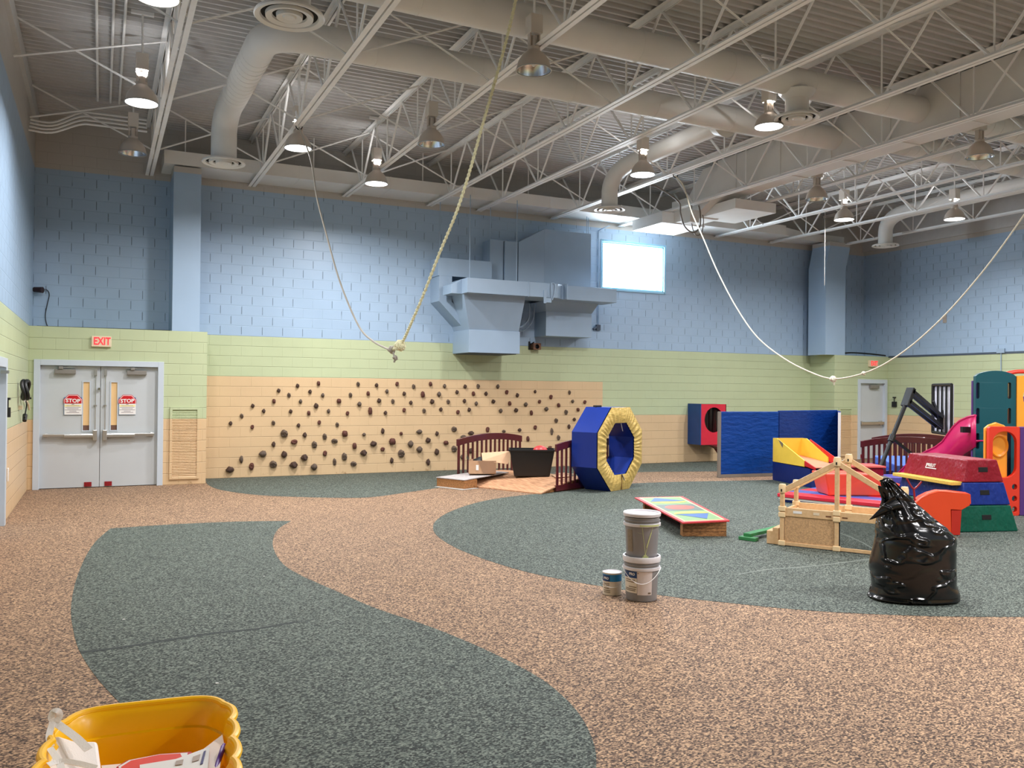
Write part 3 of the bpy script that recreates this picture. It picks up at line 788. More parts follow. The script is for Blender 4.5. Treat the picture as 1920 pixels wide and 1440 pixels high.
for k, (x, y, z) in enumerate(((7.70, .38, 4.66), (8.1, -.35, 4.14), (8.95, .5, 5.18), (9.2, -.35, 4.14), (11.4, .4, 5.50), (11.5, .5, 5.5))):
    b = MB(); b.cyl((x, y, z), (x, y, 5.92), .009, seg=8); b.build('hanger_rod', M_hvac, tH)
# small box speaker on the wall below
t = thing('wall_speaker', 'small brown wooden box speaker on the wall under the ventilation unit', 'speaker', (10.25, D1, 2.76))
M_wbox = wood('brown_speaker_wood', (120, 84, 58), (84, 54, 38))
b = MB(); b.plate([(-.10, -.07), (.10, -.07), (.10, .08), (-.10, .08)], [circ(0, 0, .055, n=18)], (10.27, D1-.17, 2.83), (1, 0, 0), (0, 0, 1), (0, .012, 0))
b.box(10.17, 10.185, D1-.16, yb, 2.76, 2.91); b.box(10.355, 10.37, D1-.16, yb, 2.76, 2.91); b.box(10.17, 10.37, D1-.16, yb, 2.76, 2.775); b.box(10.17, 10.37, D1-.16, yb, 2.895, 2.91)
b.build('cabinet', M_wbox, t, smooth=0)
b = MB(); b.lathe([(.058, 0), (.05, .02), (.02, .05), (0, .045)], (10.27, D1-.158, 2.83), 18, Matrix.Rotation(R(-90), 3, 'X')); b.build('speaker_cone', M_black, t)
b = MB(); b.beam((10.14, D1, 2.86), (10.2, D1-.14, 2.93), .02, .02); b.box(10.12, 10.16, D1-.03, yb, 2.76, 2.95); b.build('bracket', M_black, t)
# conduits by the window
t = thing('conduit', 'thin blue painted conduit running down the wall left of the window', 'conduit', (12.0, D1, 3.3))
b = MB(); b.tube(smoothpath([(12.02, D1-.03, 3.4), (12.0, D1-.03, 4.5), (12.0, D1-.03, 5.6), (12.0, D1-.06, 5.72), (12.08, D1-.4, 5.78)], 5), .012, 8); b.build('pipe', M_hvac, t)
b = MB(); b.box(11.95, 12.06, D1-.06, yb, 3.28, 3.42); b.cyl((11.85, D1-.07, 3.30), (11.95, D1-.05, 3.36), .03, seg=12); b.build('junction_box', mat('dark_blue_box', (56, 70, 88), .5), t)
# spill of sensor wires: dark camera in the left corner
t = thing('security_camera', 'small dark red-brown camera high in the left corner of the blue wall', 'camera', (.12, .78, 3.5))
b = MB(); b.cyl((.02, .78, 3.55), (.16, .70, 3.54), .045, .055, 14); b.build('camera_body', mat('dark_maroon_plastic', (40, 16, 18), .5), t)
b = MB(); b.tube(smoothpath([(.16, .74, 3.55), (.22, .84, 3.56), (.26, .86, 3.48), (.23, .86, 3.3), (.2, .86, 3.1), (.22, .86, 2.95), (.26, .86, 2.86)], 6), .007, 6); b.build('camera_cable', M_black, t)

# ================================================================ EXIT SIGNS, NOTICES, GRILLES
M_exit = mat('exit_red', (240, 50, 60), .4, var=0, emit=(255, 50, 60), es=0.9)
M_exitface = mat('exit_face', (226, 206, 176), .45, var=.02)
def exit_sign(x0, x1, z0, z1, lab, y=D0):
    t = thing('exit_sign', lab, 'exit sign', ((x0+x1)/2, y, z0), group='exit signs')
    b = MB(); b.box(x0, x1, y-.055, y-.001, z0, z1); b.build('housing', M_exitface, t, smooth=0, bevel=.006)
    text_mesh('lettering', 'EXIT', (z1-z0)*.98, ((x0+x1)/2+.01, y-.057, (z0+z1)/2), (1, 0, 0), (0, 0, 1), M_exit, t, .003, .004, .72)
exit_sign(.97, 1.29, 2.51, 2.70, 'lit red EXIT sign above the double doors at left')
exit_sign(20.22, 20.56, 2.55, 2.73, 'lit red EXIT sign above the single door in the far right corner')
M_sred = mat('sign_red', (196, 24, 36), .35, var=0.02); M_paper = mat('paper_white', (236, 234, 232), .5, var=0.02); M_yel = mat('paper_yellow', (240, 226, 130), .5, var=0); M_ink = mat('paper_ink', (150, 140, 150), .6, var=0); M_tape = mat('blue_edge', (90, 130, 170), .5, var=0)
def stop_notice(cx, lab, shift):
    yy = .048
    t = thing('stop_notice', lab, 'notice', (cx, yy, 1.30), group='stop notices on the double doors')
    w_ = .142; zt = 1.61; zb = 1.295
    b = MB(); b.prism([(cx-w_, yy, zb), (cx+w_, yy, zb), (cx+w_, yy, zt), (cx-w_, yy, zt)], (0, -.006, 0)); b.build('backing', M_tape, t, smooth=0)
    b = MB(); b.prism([(cx-w_+.008, yy-.007, zb+.006), (cx+w_, yy-.007, zb+.006), (cx+w_, yy-.007, 1.515), (cx-w_+.008, yy-.007, 1.515)], (0, -.002, 0)); b.build('paper', M_paper, t, smooth=0)
    def octa(r, m, y, nm):
        zc = 1.50
        pts = [(cx-r, y, zc), (cx+r, y, zc), (cx+r, y, zc+r*.45), (cx+r*.5, y, zc+r*1.05), (cx-r*.5, y, zc+r*1.05), (cx-r, y, zc+r*.45)]
        return MB().prism(pts, (0, -.003, 0)).build(nm, m, t, smooth=0)
    octa(.148, M_sred, yy-.009, 'sign_border'); octa(.139, M_paper, yy-.011, 'sign_line'); octa(.132, M_sred, yy-.013, 'sign_face')
    text_mesh('lettering', 'STOP', .090, (cx, yy-.017, 1.545), (1, 0, shift), (0, 0, 1), M_paper, t, .001, .003, 1.05)
    b = MB(); b.box(cx-.13, cx+.13, yy-.0105, yy-.009, 1.447, 1.470); b.build('yellow_band', M_yel, t, smooth=0)
    b = MB()
    for k, (wd, z) in enumerate(((.10, 1.459), (.12, 1.43), (.09, 1.408), (.13, 1.384), (.055, 1.362), (.10, 1.34))):
        b.box(cx-wd, cx+wd, yy-.0115, yy-.0105, z-.004, z+.004)
    b.box(cx-.02, cx+.02, yy-.0115, yy-.009, 1.478, 1.492)
    b.build('printed_lines', M_ink, t, smooth=0)
stop_notice(.69, 'red STOP notice over a white paper on the left door leaf', -.04)
stop_notice(1.565, 'red STOP notice over a white paper on the right door leaf', .03)
M_gr = block_wall('painted_grille', 0)
def grille(x0, x1, z0, z1, lab):
    t = thing('wall_grille', lab, 'air grille', ((x0+x1)/2, D0, z0), group='painted wall grilles')
    f = .045; b = MB()
    for q in ((x0, x0+f, z0, z1), (x1-f, x1, z0, z1), (x0+f, x1-f, z0, z0+f), (x0+f, x1-f, z1-f, z1)): b.box(q[0], q[1], -.03, -.001, q[2], q[3])
    b.build('frame', M_gr, t, smooth=0, bevel=.003)
    b = MB(); z = z0+f
    while z < z1-f-.01:
        b.face([(x0+f, -.022, z), (x1-f, -.022, z), (x1-f, -.004, z+.020), (x0+f, -.004, z+.020)]); b.face([(x0+f, -.004, z+.020), (x1-f, -.004, z+.020), (x1-f, -.022, z+.030), (x0+f, -.022, z+.030)]); z += .030
    b.build('louvres', M_gr, t, smooth=0)
grille(2.28, 2.80, .10, 1.43, 'tall louvred air grille on the wall right of the double doors')
grille(19.12, 19.62, .10, 1.42, 'tall louvred air grille on the far wall left of the single door')
# things hung on the left wall
t = thing('hose_loop', 'black oval loop of flat hose hung on the left wall with a white cloth', 'hose', (0.05, -.6, 1.2))
b = MB(); c = PX(51, 731, .12)
pts = [c+Vector((.02*math.sin(a*2), .12*math.cos(a), .14*math.sin(a))) for a in [2*PI*k/22 for k in range(22)]]
b.tube(pts, .026, 10, closed=True); b.tube([p+Vector((-.045, -.03, 0)) for p in pts], .026, 10, closed=True); b.build('hose', M_black, t)
b = MB(); c2 = PX(44, 735, .04)
b.prism([c2+Vector((0, .1, .1)), c2+Vector((0, -.12, .06)), c2+Vector((0, -.05, -.16)), c2+Vector((0, .08, -.12))], (.03, 0, 0)); b.build('white_cloth', M_white, t, bevel=.01)
b = MB(); b.tube(smoothpath([PX(46, 745, .06), PX(50, 758, .06), PX(48, 772, .06), PX(46, 782, .06)], 5), .011, 6); b.cyl(PX(47, 778, .06), PX(46, 789, .06), .035, .03, 10); b.build('cord_and_plug', M_black, t)
b = MB(); b.tube([PX(50, 752, .05), PX(53, 757, .05), PX(55, 768, .06)], .018, 6); b.box(0, .05, c.y+.1, c.y+.2, 1.44, 1.5); b.build('tape_strip', M_exitface, t)
for px, lab in ((11.5, 'black wall hook near the edge of the side door on the left wall'), (53, 'black wall hook under the hose loop on the left wall')):
    h = PX(px, 747 if px < 20 else 746, 0); t = thing('wall_hook', lab, 'hook', (0, h.y, h.z-.2), group='black wall hooks')
    b = MB(); b.box(0.001, .05, h.y-.06, h.y+.06, h.z-.02, h.z+.01); b.box(.001, .03, h.y-.02, h.y+.02, h.z-.12, h.z); b.build('plate', M_black, t, smooth=0, bevel=.004)
    b = MB(); b.cyl((.03, h.y, h.z-.25), (.03, h.y, h.z-.12), .026, seg=10); b.build('grip', M_black, t)
h = PX(13, 890, 0); b = MB(); b.box(0.001, .02, h.y-.03, h.y+.03, h.z-.09, h.z+.09)
tag(b.build('cable_cover', M_white, bevel=.004), 'small white vertical cover low on the tan left wall', 'cover')
t = thing('push_plate', 'small black wall box right of the single door', 'switch', (21, -.35, 1.7))
b = MB(); h = PX(1678, 757, W); b.box(W-.05, W-.001, h.y-.07, h.y+.07, h.z-.09, h.z+.06); b.build('box', M_black, t, smooth=0, bevel=.005)
b = MB(); b.cyl((W-.03, h.y, h.z+.06), (W-.03, h.y, h.z+.17), .012, seg=8); b.box(W-.05, W-.001, h.y-.04, h.y+.04, h.z+.16, h.z+.19); b.build('lever', M_black, t)
t = thing('conduit', 'thin grey conduit down the green right wall above the plastic climber', 'conduit', (W, -3.3, 1.3))
h = PX(1878, 658, W); b = MB(); b.cyl((W-.02, h.y, 1.2), (W-.02, h.y, LEDGE), .012, seg=8); b.box(W-.05, W-.012, h.y-.1, h.y+.1, LEDGE-.01, LEDGE+.1); b.build('pipe', M_hvac, t)
h = PX(1772, 598, W); b = MB(); b.box(W-.02, W-.001, h.y-.05, h.y+.05, h.z-.1, h.z+.1)
tag(b.build('wall_plate', mat('beige_plate', (166, 156, 146), .5)), 'small beige plate on the blue right wall behind the rope', 'wall plate')
b = MB(); b.tube(smoothpath([(19.45, .5, LEDGE+.02), (19.8, .3, LEDGE+.09), (20.4, .2, LEDGE+.08), (20.9, -.0, LEDGE+.03)], 6), .02, 8)
tag(b.build('loose_cable', M_black), 'dark cable lying on the ledge over the far right door', 'cable')
# cable along the ledge at left
b = MB(); b.tube([(.1, .3, LEDGE+.012), (1.2, .25, LEDGE+.012), (2.28, .2, LEDGE+.012)], .012, 6); tag(b.build('ledge_cable', M_black), 'thin dark cable lying along the ledge over the double doors', 'cable')

# ================================================================ CLIMBING HOLDS
Z1 = [(805,160),(993,138),(1350,145),(1516,155),(1700,142),(635,203),(918,213),(728,244),(1031,245),(1281,243),(1439,229),(1608,210),(1764,231),(592,298),(831,300),(402,340),(972,340,36,46),(1176,297,38,38),(1360,325,36,40),(1538,294,34,40),(1662,300),(501,387),(303,432),(743,390),(905,405),(1083,387),(1254,407),(1457,385,34,60),(1596,404),(1763,378),(203,498),(398,530),(588,494),(814,516),(1000,489),(1162,510),
(685,590,58,60),(870,603,32,45),(1049,617,34,48),(1228,590,48,50),(1402,598,30,28),(1571,567,28,50),(1736,589,26,28),(590,686,30,46),(775,664,54,40),(956,690,42,54),(1138,657,52,36),(1316,700,36,50),(1487,682,54,48),(1655,660,56,54),(491,772,62,54),(684,778,46,60),(867,806,56,56),(1051,767,34,46),(1400,764,54,52),(1570,730,36,34),(1226,798,42,60),(298,822,32,60),(391,884,40,60),(587,866,58,56),(771,872,64,56),(952,889,54,54),(1138,844,28,54),(1309,862,50,38),(1652,832,28,50),(1737,770,54,60),(197,914,64,54)]
Z2 = [(73,167),(224,143),(350,163),(536,167),(653,165),(829,167),(154,237,34,50),(300,236,34,42),(463,217),(610,230),(724,232),(910,217),(1006,245),(1166,213,22,28),(1307,260),(1475,221,22,34),(48,312),(239,302,36,42),(384,304),(530,297),(635,320),(790,301,32,34),(936,318),(1080,328,32,36),(1205,302,26,30),(1376,334,28,34),(1502,300,24,28),(1612,306,26,30),(167,385),(318,373),(471,396),(573,375),(855,385,30,36),(994,380,34,36),(1131,402,26,40),(1265,369,34,34),(1444,398,30,38),(1551,374,26,30),(1355,473,30,34),(1518,463,26,30),
(123,573,52,36),(283,590,28,40),(437,550,46,40),(590,586,50,36),(738,553,30,44),(885,570,30,24),(1026,558,30,30),(1166,534,28,36),(1316,572,24,56),(1470,527,24,40),(203,650,42,46),(362,672,44,34),(520,617,50,28),(1100,636,26,44),(1376,627,28,40),(43,683,48,56),(123,732,52,50),(281,755,38,56),(437,728,46,50),(203,847,34,56),(585,745,40,44),(508,800,30,40),(1300,712,34,20)]
HM = [mat('hold_dark_brown', (74, 52, 42), .6, var=.2, scale=30, bump=.004, bscale=60), mat('hold_grey_brown', (100, 84, 72), .6, var=.25, scale=30, bump=.004, bscale=60), mat('hold_red_brown', (96, 54, 44), .6, var=.2, scale=30, bump=.004, bscale=60)]
def rock(seed):
    rs = Vector((seed*3.1, seed*1.7, seed*.9)); b = MB()
    def fn(d): return 1+.35*noise.noise(d*1.6+rs)+.15*noise.noise(d*4+rs)
    b.ball((0, 0, 0), 1, u=12, v=8, fn=fn)
    for v in b.bm.verts: v.co.y = min(v.co.y, .35)
    return b
rocks = []
for k in range(6):
    bm_ = rock(k+1); bmesh.ops.recalc_face_normals(bm_.bm, faces=bm_.bm.faces[:]); me = bpy.data.meshes.new('climbing_hold'); bm_.bm.to_mesh(me); bm_.bm.free(); me.materials.append(HM[k % 3])
    for p_ in me.polygons: p_.use_smooth = (k % 2 == 0)
    rocks.append(me)
holds = []
for base, lst in ((390, Z1), (760, Z2)):
    for q in lst:
        wz, hz = (q[2], q[3]) if len(q) > 2 else (28, 36)
        h = PY(base+q[0]/4.8, 690+q[1]/4.8, D1); s = (h-CAM).dot(_F)/FPX/4.8
        holds.append((h.x, h.z, wz*s*.5, hz*s*.5, len(q) > 2))
holds.sort()
byrow = {}
for h in holds: byrow.setdefault(min(9, max(0, int(h[1]/.2032))), []).append(h)
for row, lst in byrow.items():
    lst.sort(); n = len(lst)
    for i, (x, z, a, c, big) in enumerate(lst):
        o = bpy.data.objects.new('climbing_hold', rocks[(i*5+row*3+int(x*7)) % 6]); COL.objects.link(o)
        dpt = min(a, c)*1.1+.012
        o.scale = (a*1.06, dpt*1.05, c*1.06); o.location = (x, D1-.30*dpt, z); 
        if i < 20: which = ORD[i]
        else: which = ORD[n-1-i]
        side = 'from the left' if i < 20 else 'from the right'
        tag(o, '%s climbing hold in block course %s up, %s %s' % ('large brown' if big and max(a, c) > .085 else 'small dark brown', ['one', 'two', 'three', 'four', 'five', 'six', 'seven', 'eight', 'nine', 'ten'][row], which, side), 'climbing hold', 'rock holds bolted to the climbing wall')

# ================================================================ ROPES
M_rope = mat('braided_rope', (240, 230, 190), .8, var=.15, scale=60, bump=.003, bscale=120)
M_thin = mat('thin_rope', (176, 170, 160), .8, var=.1)
M_rope2 = mat('pale_rope', (222, 214, 194), .8, var=.12, scale=60)
def twist(b, pts, r, seg=6, turns=9.0):
    """laid rope: three strands wound round the path"""
    pts = [Vector(p) for p in pts]; L = 0; acc = [0]
    for p0, p1 in zip(pts, pts[1:]): L += (p1-p0).length; acc.append(L)
    for s_ in range(3):
        out = []
        for i, p in enumerate(pts):
            d = (pts[min(i+1, len(pts)-1)]-pts[max(i-1, 0)]).normalized(); x = d.cross(Vector((0, 1, 0))).normalized(); y = d.cross(x)
            a = acc[i]*turns+s_*2*PI/3; out.append(p+(x*math.cos(a)+y*math.sin(a))*r*.5)
        b.tube(out, r*.62, seg)
def resample(pts, step):
    pts = smoothpath(pts, 10); out = [pts[0]]; 
    for p0, p1 in zip(pts, pts[1:]):
        n = max(1, int((p1-p0).length/step))
        for k in range(1, n+1): out.append(p0.lerp(p1, k/n))
    return out
def knot(b, c, r, n=3):
    for k in range(n):
        a0 = k*1.1; ax = Vector((math.cos(a0), math.sin(a0)*.6, math.sin(a0*1.7))).normalized(); u_ = ax.orthogonal().normalized(); v_ = ax.cross(u_)
        b.tube([c+(u_*math.cos(2*PI*i/12)+v_*math.sin(2*PI*i/12))*r*1.25+ax*r*.5*math.sin(4*PI*i/12) for i in range(12)], r*.62, 7, closed=True)
# left swing rope: from a far joist down to the knot and up to a near joist
a_, c_ = (3.84, -3.6), (5.73, -10.4)
t = thing('climbing_rope', 'long pale rope slung in a deep curve at left, knotted over the climbing wall', 'rope', (4.6, -6.3, 2.2))
far = [Vector((3.84, -3.6, 5.84))]+[PV(x, y, a_, c_) for x, y in ((583, 300), (594, 370), (612, 440), (638, 530), (672, 610), (700, 640), (733, 657))]
b = MB(); b.tube(resample(far, .08), .013, 6); b.build('thin_rope_half', M_thin, t)
near = [PV(x, y, a_, c_) for x, y in ((733, 657), (752, 645), (770, 608), (795, 550), (824, 475), (855, 400), (881, 320), (903, 240), (926, 160), (948, 80), (967, 0), (985, -90))]+[Vector((5.73, -10.4, 5.84))]
rb = MB(); twist(rb, resample(near, .03), .021, 6, 60.0); rb.build('thick_rope_half', M_rope, t)
b = MB(); knot(b, PV(750, 648, a_, c_), .042, 5); b.build('big_knot', M_rope, t)
b = MB(); knot(b, PV(734, 656, a_, c_), .03, 3); k0 = PV(737, 660, a_, c_); b.tube(smoothpath([k0, PV(739, 667, a_, c_), PV(741, 672, a_, c_), PV(739, 679, a_, c_)], 4), .014, 6); knot(b, PV(741, 671, a_, c_), .02, 2)
b.build('small_knot', M_thin, t)
b = MB()
for cc in (Vector((3.84, -3.6, 5.86)), Vector((5.73, -10.4, 5.86))):
    b.tube([cc+Vector((.05*math.cos(2*PI*i/10), 0, .05*math.sin(2*PI*i/10))) for i in range(10)], .009, 6, closed=True)
b.build('shackles', M_black, t)
# right swing rope
a2, c2 = (10.75, -3.9), (12.6, -10.7)
t = thing('climbing_rope', 'long pale rope slung in a deep curve at right, knotted before the far corner', 'rope', (11.4, -7, 2))
pr = [Vector((10.75, -3.9, 5.84))]+[PV(x, y, a2, c2) for x, y in ((1282, 350), (1298, 400), (1318, 445), (1345, 508), (1380, 575), (1420, 632), (1470, 672), (1520, 698), (1560, 710), (1605, 704), (1650, 687), (1700, 655), (1750, 612), (1800, 560), (1860, 487), (1920, 403), (1975, 320))]+[Vector((12.6, -10.7, 5.84))]
b = MB(); b.tube(resample(pr, .06), .0112, 8); b.build('rope', M_rope2, t)
b = MB(); knot(b, PV(1562, 711, a2, c2), .03, 4); b.tube([PV(1563, 713, a2, c2), PV(1564, 722, a2, c2)], .012, 6); b.build('knot', M_rope2, t)
b = MB(); knot(b, PV(1619, 700, a2, c2), .018, 3); b.build('small_knot', M_rope2, t)
b = MB(); cc = Vector((10.75, -3.9, 5.86)); b.tube([cc+Vector((.05*math.cos(2*PI*i/10), 0, .05*math.sin(2*PI*i/10))) for i in range(10)], .009, 6, closed=True); b.build('shackle', M_black, t)
# thin cord hanging before the corner
h = PX(1546, 400, 15.60); b = MB(); e = PX(1546, 535, 15.60); h.y = e.y; b.tube([(h.x, h.y, 5.87), (e.x, e.y, e.z)], .004, 6)
tag(b.build('pull_cord', M_thin), 'thin grey cord hanging straight down before the far blue wall', 'cord')
# coiled cables under the drop box
t = thing('coiled_cable', 'grey coiled cables hanging in loops under the ceiling left of the trunk duct', 'cable', (11.6, -2, 5.2))
b = MB()
b.tube(smoothpath([PY(1215, 345, -2.2), PY(1235, 352, -2.2), PY(1272, 378, -2.2), PY(1276, 400, -2.2), PY(1284, 425, -2.2), PY(1300, 436, -2.2), PY(1312, 425, -2.2), PY(1313, 400, -2.2), PY(1310, 385, -2.2)], 6), .016, 8)
b.tube(smoothpath([PY(1297, 385, -2.0), PY(1297, 420, -2.0), PY(1304, 440, -2.0), PY(1315, 437, -2.0), PY(1319, 415, -2.0), PY(1316, 398, -2.0)], 6), .012, 8)
b.build('cable_loops', mat('grey_cable', (120, 112, 104), .5), t)
b = MB(); p_ = PY(1300, 405, -2.1); b.box(p_.x-.12, p_.x+.12, -2.15, -1.85, p_.z-.14, p_.z+.12); b.cyl((p_.x+.02, -2.16, p_.z), (p_.x+.02, -2.2, p_.z), .04, seg=12); b.build('junction_box', M_duct, t, smooth=0)
# conduits running in the upper left corner
t = thing('conduit', 'bundle of cream painted conduits curving along the upper left corner of the ceiling', 'conduit', (1, -1.5, 6.3))
b = MB()
for k in range(4):
    z = 6.45-.09*k; b.tube(smoothpath([(.02, -.6-.12*k, z-.2), (.35, -.6-.12*k, z-.2), (.75, -.6-.08*k, z+.02), (1.0, -.6-.08*k, z+.05), (1.8, -.6-.08*k, z+.05)], 5), .018, 8)
b.build('bent_pipes', M_steel, t)
for k, x in enumerate((1.02, 1.22, 1.36)):
    b = MB(); b.cyl((x, -.5, ZC-.05), (x, -14, ZC-.05), .018, seg=8); b.build('straight_pipe', M_steel, t)
# ================================================================ THINGS ON THE FLOOR
def frame(o, e1):
    e1 = Vector((e1[0], e1[1], 0)).normalized(); e2 = Vector((-e1.y, e1.x, 0)); o = Vector((o[0], o[1], 0))
    def f(a, b, z=0.0): return o+e1*a+e2*b+Vector((0, 0, z))
    f.e1, f.e2 = e1, e2
    return f
def fbox(b, f, a0, a1, b0, b1, z0, z1):
    return b.hexa([f(a0, b0, z0), f(a1, b0, z0), f(a1, b1, z0), f(a0, b1, z0)], [f(a0, b0, z1), f(a1, b0, z1), f(a1, b1, z1), f(a0, b1, z1)])
UPZ = Vector((0, 0, 1))
M_rail = mat('dark_cherry_wood', (84, 30, 34), .28, var=.1, scale=8, coat=.3)
M_plank = wood('ramp_planks', (206, 160, 122), (170, 122, 90), 2.5, 1, .5)
M_ply = wood('worn_ply_edge', (176, 122, 72), (120, 80, 44), 4.0, 0, .6)
M_maple = wood('pale_maple', (222, 184, 138), (212, 172, 124), 2.0, 0, .4, .1)
M_card = mat('cardboard', (190, 152, 118), .8, var=.06, scale=10)
M_cardin = mat('cardboard_inside', (206, 168, 134), .85, var=.05)

def arched_rail(parent, f, a0, a1, bb, z0, zt, rise, name='side_rail', n=15):
    """cot-like side: arched top board, slats and a bottom rail"""
    b = MB(); N = 16; L = a1-a0
    def top(a): k = (a-a0)/L*2-1; return zt+rise*(1-k*k)
    for i in range(N):
        x0 = a0+L*i/N; x1 = a0+L*(i+1)/N
        b.hexa([f(x0, bb-.022, top(x0)-.13), f(x1, bb-.022, top(x1)-.13), f(x1, bb+.022, top(x1)-.13), f(x0, bb+.022, top(x0)-.13)],
               [f(x0, bb-.022, top(x0)), f(x1, bb-.022, top(x1)), f(x1, bb+.022, top(x1)), f(x0, bb+.022, top(x0))])
    bmesh.ops.remove_doubles(b.bm, verts=b.bm.verts[:], dist=1e-4)
    r = b.build(name, M_rail, parent, smooth=0, bevel=.006)
    for i in range(n):
        a = a0+.05+(L-.1)*i/(n-1); w_ = .026 if i in (0, n-1) else .02
        b = MB(); fbox(b, f, a-w_, a+w_, bb-.012, bb+.012, z0, top(a)-.125); b.build('slat', M_rail, r, smooth=0)
    b = MB(); fbox(b, f, a0, a1, bb-.02, bb+.02, z0-.07 if z0 > .07 else 0.004, z0+.03); b.build('bottom_rail', M_rail, r, smooth=0)
    return r

# ---- left toy bridge
f = frame((7.33, -1.67), (.905, .425))     # b negative = towards the camera
t = thing('toy_bridge', 'low wooden play bridge with dark cherry arched slatted sides beside the octagon tunnel', 'play bridge', f(1, -1, 0))
b = MB(); N = 14
def dz_(a): k = (a+.25)/2.55; return .02+.17*math.sin(PI*min(max(k, 0), 1))
for i in range(N):
    a0 = -.25+2.55*i/N; a1 = -.25+2.55*(i+1)/N-.008
    b.hexa([f(a0, -2.2, dz_(a0)-.02), f(a1, -2.2, dz_(a1)-.02), f(a1, -.02, dz_(a1)-.02), f(a0, -.02, dz_(a0)-.02)], [f(a0, -2.2, dz_(a0)), f(a1, -2.2, dz_(a1)), f(a1, -.02, dz_(a1)), f(a0, -.02, dz_(a0))])
b.build('plank_deck', M_plank, t, smooth=0)
for bb in (-2.16, -1.1, -.06):
    b = MB(); pts = [f(-.2+2.45*k/12, bb, 0.003) for k in range(13)]; tp = [f(-.2+2.45*k/12, bb, dz_(-.2+2.45*k/12)-.021) for k in range(13)]
    b.prism([*pts, *tp[::-1]], f.e2*.05); b.build('deck_bearer', M_ply, t, smooth=0)
arched_rail(t, f, 0, 2.0, 0.02, .12, .85, .09)
arched_rail(t, f, .18, 2.2, -2.20, .09, .85, .09)
# low carpeted ramp block at the near left corner
t = thing('ramp_block', 'low wooden step with a pale carpeted top at the left end of the bridge', 'step', f(-.55, -.4, 0))
b = MB(); b.hexa([f(-.62, -.74, .004), f(-.27, -.74, .004), f(-.27, -.05, .004), f(-.62, -.05, .004)], [f(-.62, -.74, .16), f(-.27, -.74, .16), f(-.27, -.05, .16), f(-.62, -.05, .16)]); b.build('wooden_block', M_ply, t, smooth=0)
b = MB(); b.hexa([f(-.63, -.75, .162), f(.75, -.66, .20), f(.75, -.08, .20), f(-.63, -.04, .162)], [f(-.63, -.75, .175), f(.75, -.66, .215), f(.75, -.08, .215), f(-.63, -.04, .175)]); b.build('carpet_top', mat('pale_carpet', (176, 170, 168), .9, var=.2, scale=20), t, smooth=0)
b = MB(); b.prism([f(-.75, -.8, .003), f(-.35, -.85, .003), f(-.3, -.1, .003), f(-.72, -.08, .003)], (0, 0, .006)); tag(b.build('paper_sheet', mat('grey_sheet', (170, 166, 160), .7)), 'flat pale sheet on the floor under the wooden step', 'sheet')
# black tub with red ball
c = f(.78, -1.20, 0); zb = dz_(.78)+.012
g = frame((c.x, c.y), (_R.x, _R.y))
t = thing('storage_tub', 'large black plastic tub standing on the wooden play bridge', 'tub', (c.x, c.y, zb))
b = MB(); L, S, H = .42, .27, .50
def tubring(k, z): return [g(-L*k, -S*k, z), g(L*k, -S*k, z), g(L*k, S*k, z), g(-L*k, S*k, z)]
b.hexa(tubring(.78, zb), tubring(.80, zb+.02))
A_, B_ = tubring(.80, zb+.02), tubring(1.0, zb+H)
for i in range(4): b.face([A_[i], A_[(i+1) % 4], B_[(i+1) % 4], B_[i]])
o = b.build('tub_body', M_black, t, smooth=0, solid=.008)
b = MB()
ro, ri = tubring(1.07, zb+H), tubring(.99, zb+H)
for i in range(4):
    j = (i+1) % 4; b.hexa([ro[i]-UPZ*.03, ro[j]-UPZ*.03, ri[j]-UPZ*.03, ri[i]-UPZ*.03], [ro[i], ro[j], ri[j], ri[i]])
b.build('tub_rim', M_black, t, smooth=0, bevel=.004)
b = MB(); q = g(.16, .02, zb+H-.05); b.ball(q, .12, 1.25, 1, .95, 20, 12); tag(b.build('red_ball', mat('red_rubber', (210, 60, 60), .4)), 'dull red ball lying in the black tub', 'ball')
b = MB(); fbox(b, g, -.24, .05, -.12, .12, zb+.03, zb+H-.06); tag(b.build('dark_bundle', M_black, bevel=.03), 'dark bundle inside the black tub on the bridge', 'bundle')
# cardboard box with open flaps
c = f(.20, -.46, 0); zc = .222
g = frame((c.x, c.y), (_R.x*.96+.1, _R.y))
t = thing('cardboard_box', 'open cardboard box with raised flap between the rail and the black tub', 'box', (c.x, c.y, zc))
b = MB(); L, S, H = .26, .19, .25
for q in ((-L, L, -S, -S+.006), (-L, L, S-.006, S), (-L, -L+.006, -S, S), (L-.006, L, -S, S)): fbox(b, g, *q, zc, zc+H)
fbox(b, g, -L, L, -S, S, zc, zc+.006); b.build('box_body', M_card, t, smooth=0)
b = MB(); b.prism([g(0, -S, zc+H), g(L+.22, -S-.02, zc+H-.06), g(L+.30, -S+.1, zc+H+.18), g(-.02, -S+.16, zc+H+.13)], UPZ*.006); b.build('flap', M_cardin, t, smooth=0)
b = MB(); b.prism([g(-L, -S, zc+H), g(-L, S, zc+H), g(-L-.04, S, zc+H+.09), g(-L-.04, -S, zc+H+.05)], UPZ*.006); b.build('flap', M_black, t, smooth=0)
b = MB(); b.prism([g(-.08, -S-.005, zc+H), g(.02, -S-.005, zc), g(L, -S-.005, zc+.02), g(L, -S-.005, zc+H)], g.e2*(-.004)); b.build('side_shade', mat('cardboard_shadow', (150, 118, 92), .85), t, smooth=0)  # darker copy of the cardboard paints shade on the box side
b = MB(); b.prism([g(-.12, -S-.006, zc+.07), g(-.07, -S-.006, zc+.07), g(-.07, -S-.006, zc+.17), g(-.12, -S-.006, zc+.17)], g.e2*(-.002)); b.build('paper_label', M_white, t, smooth=0)
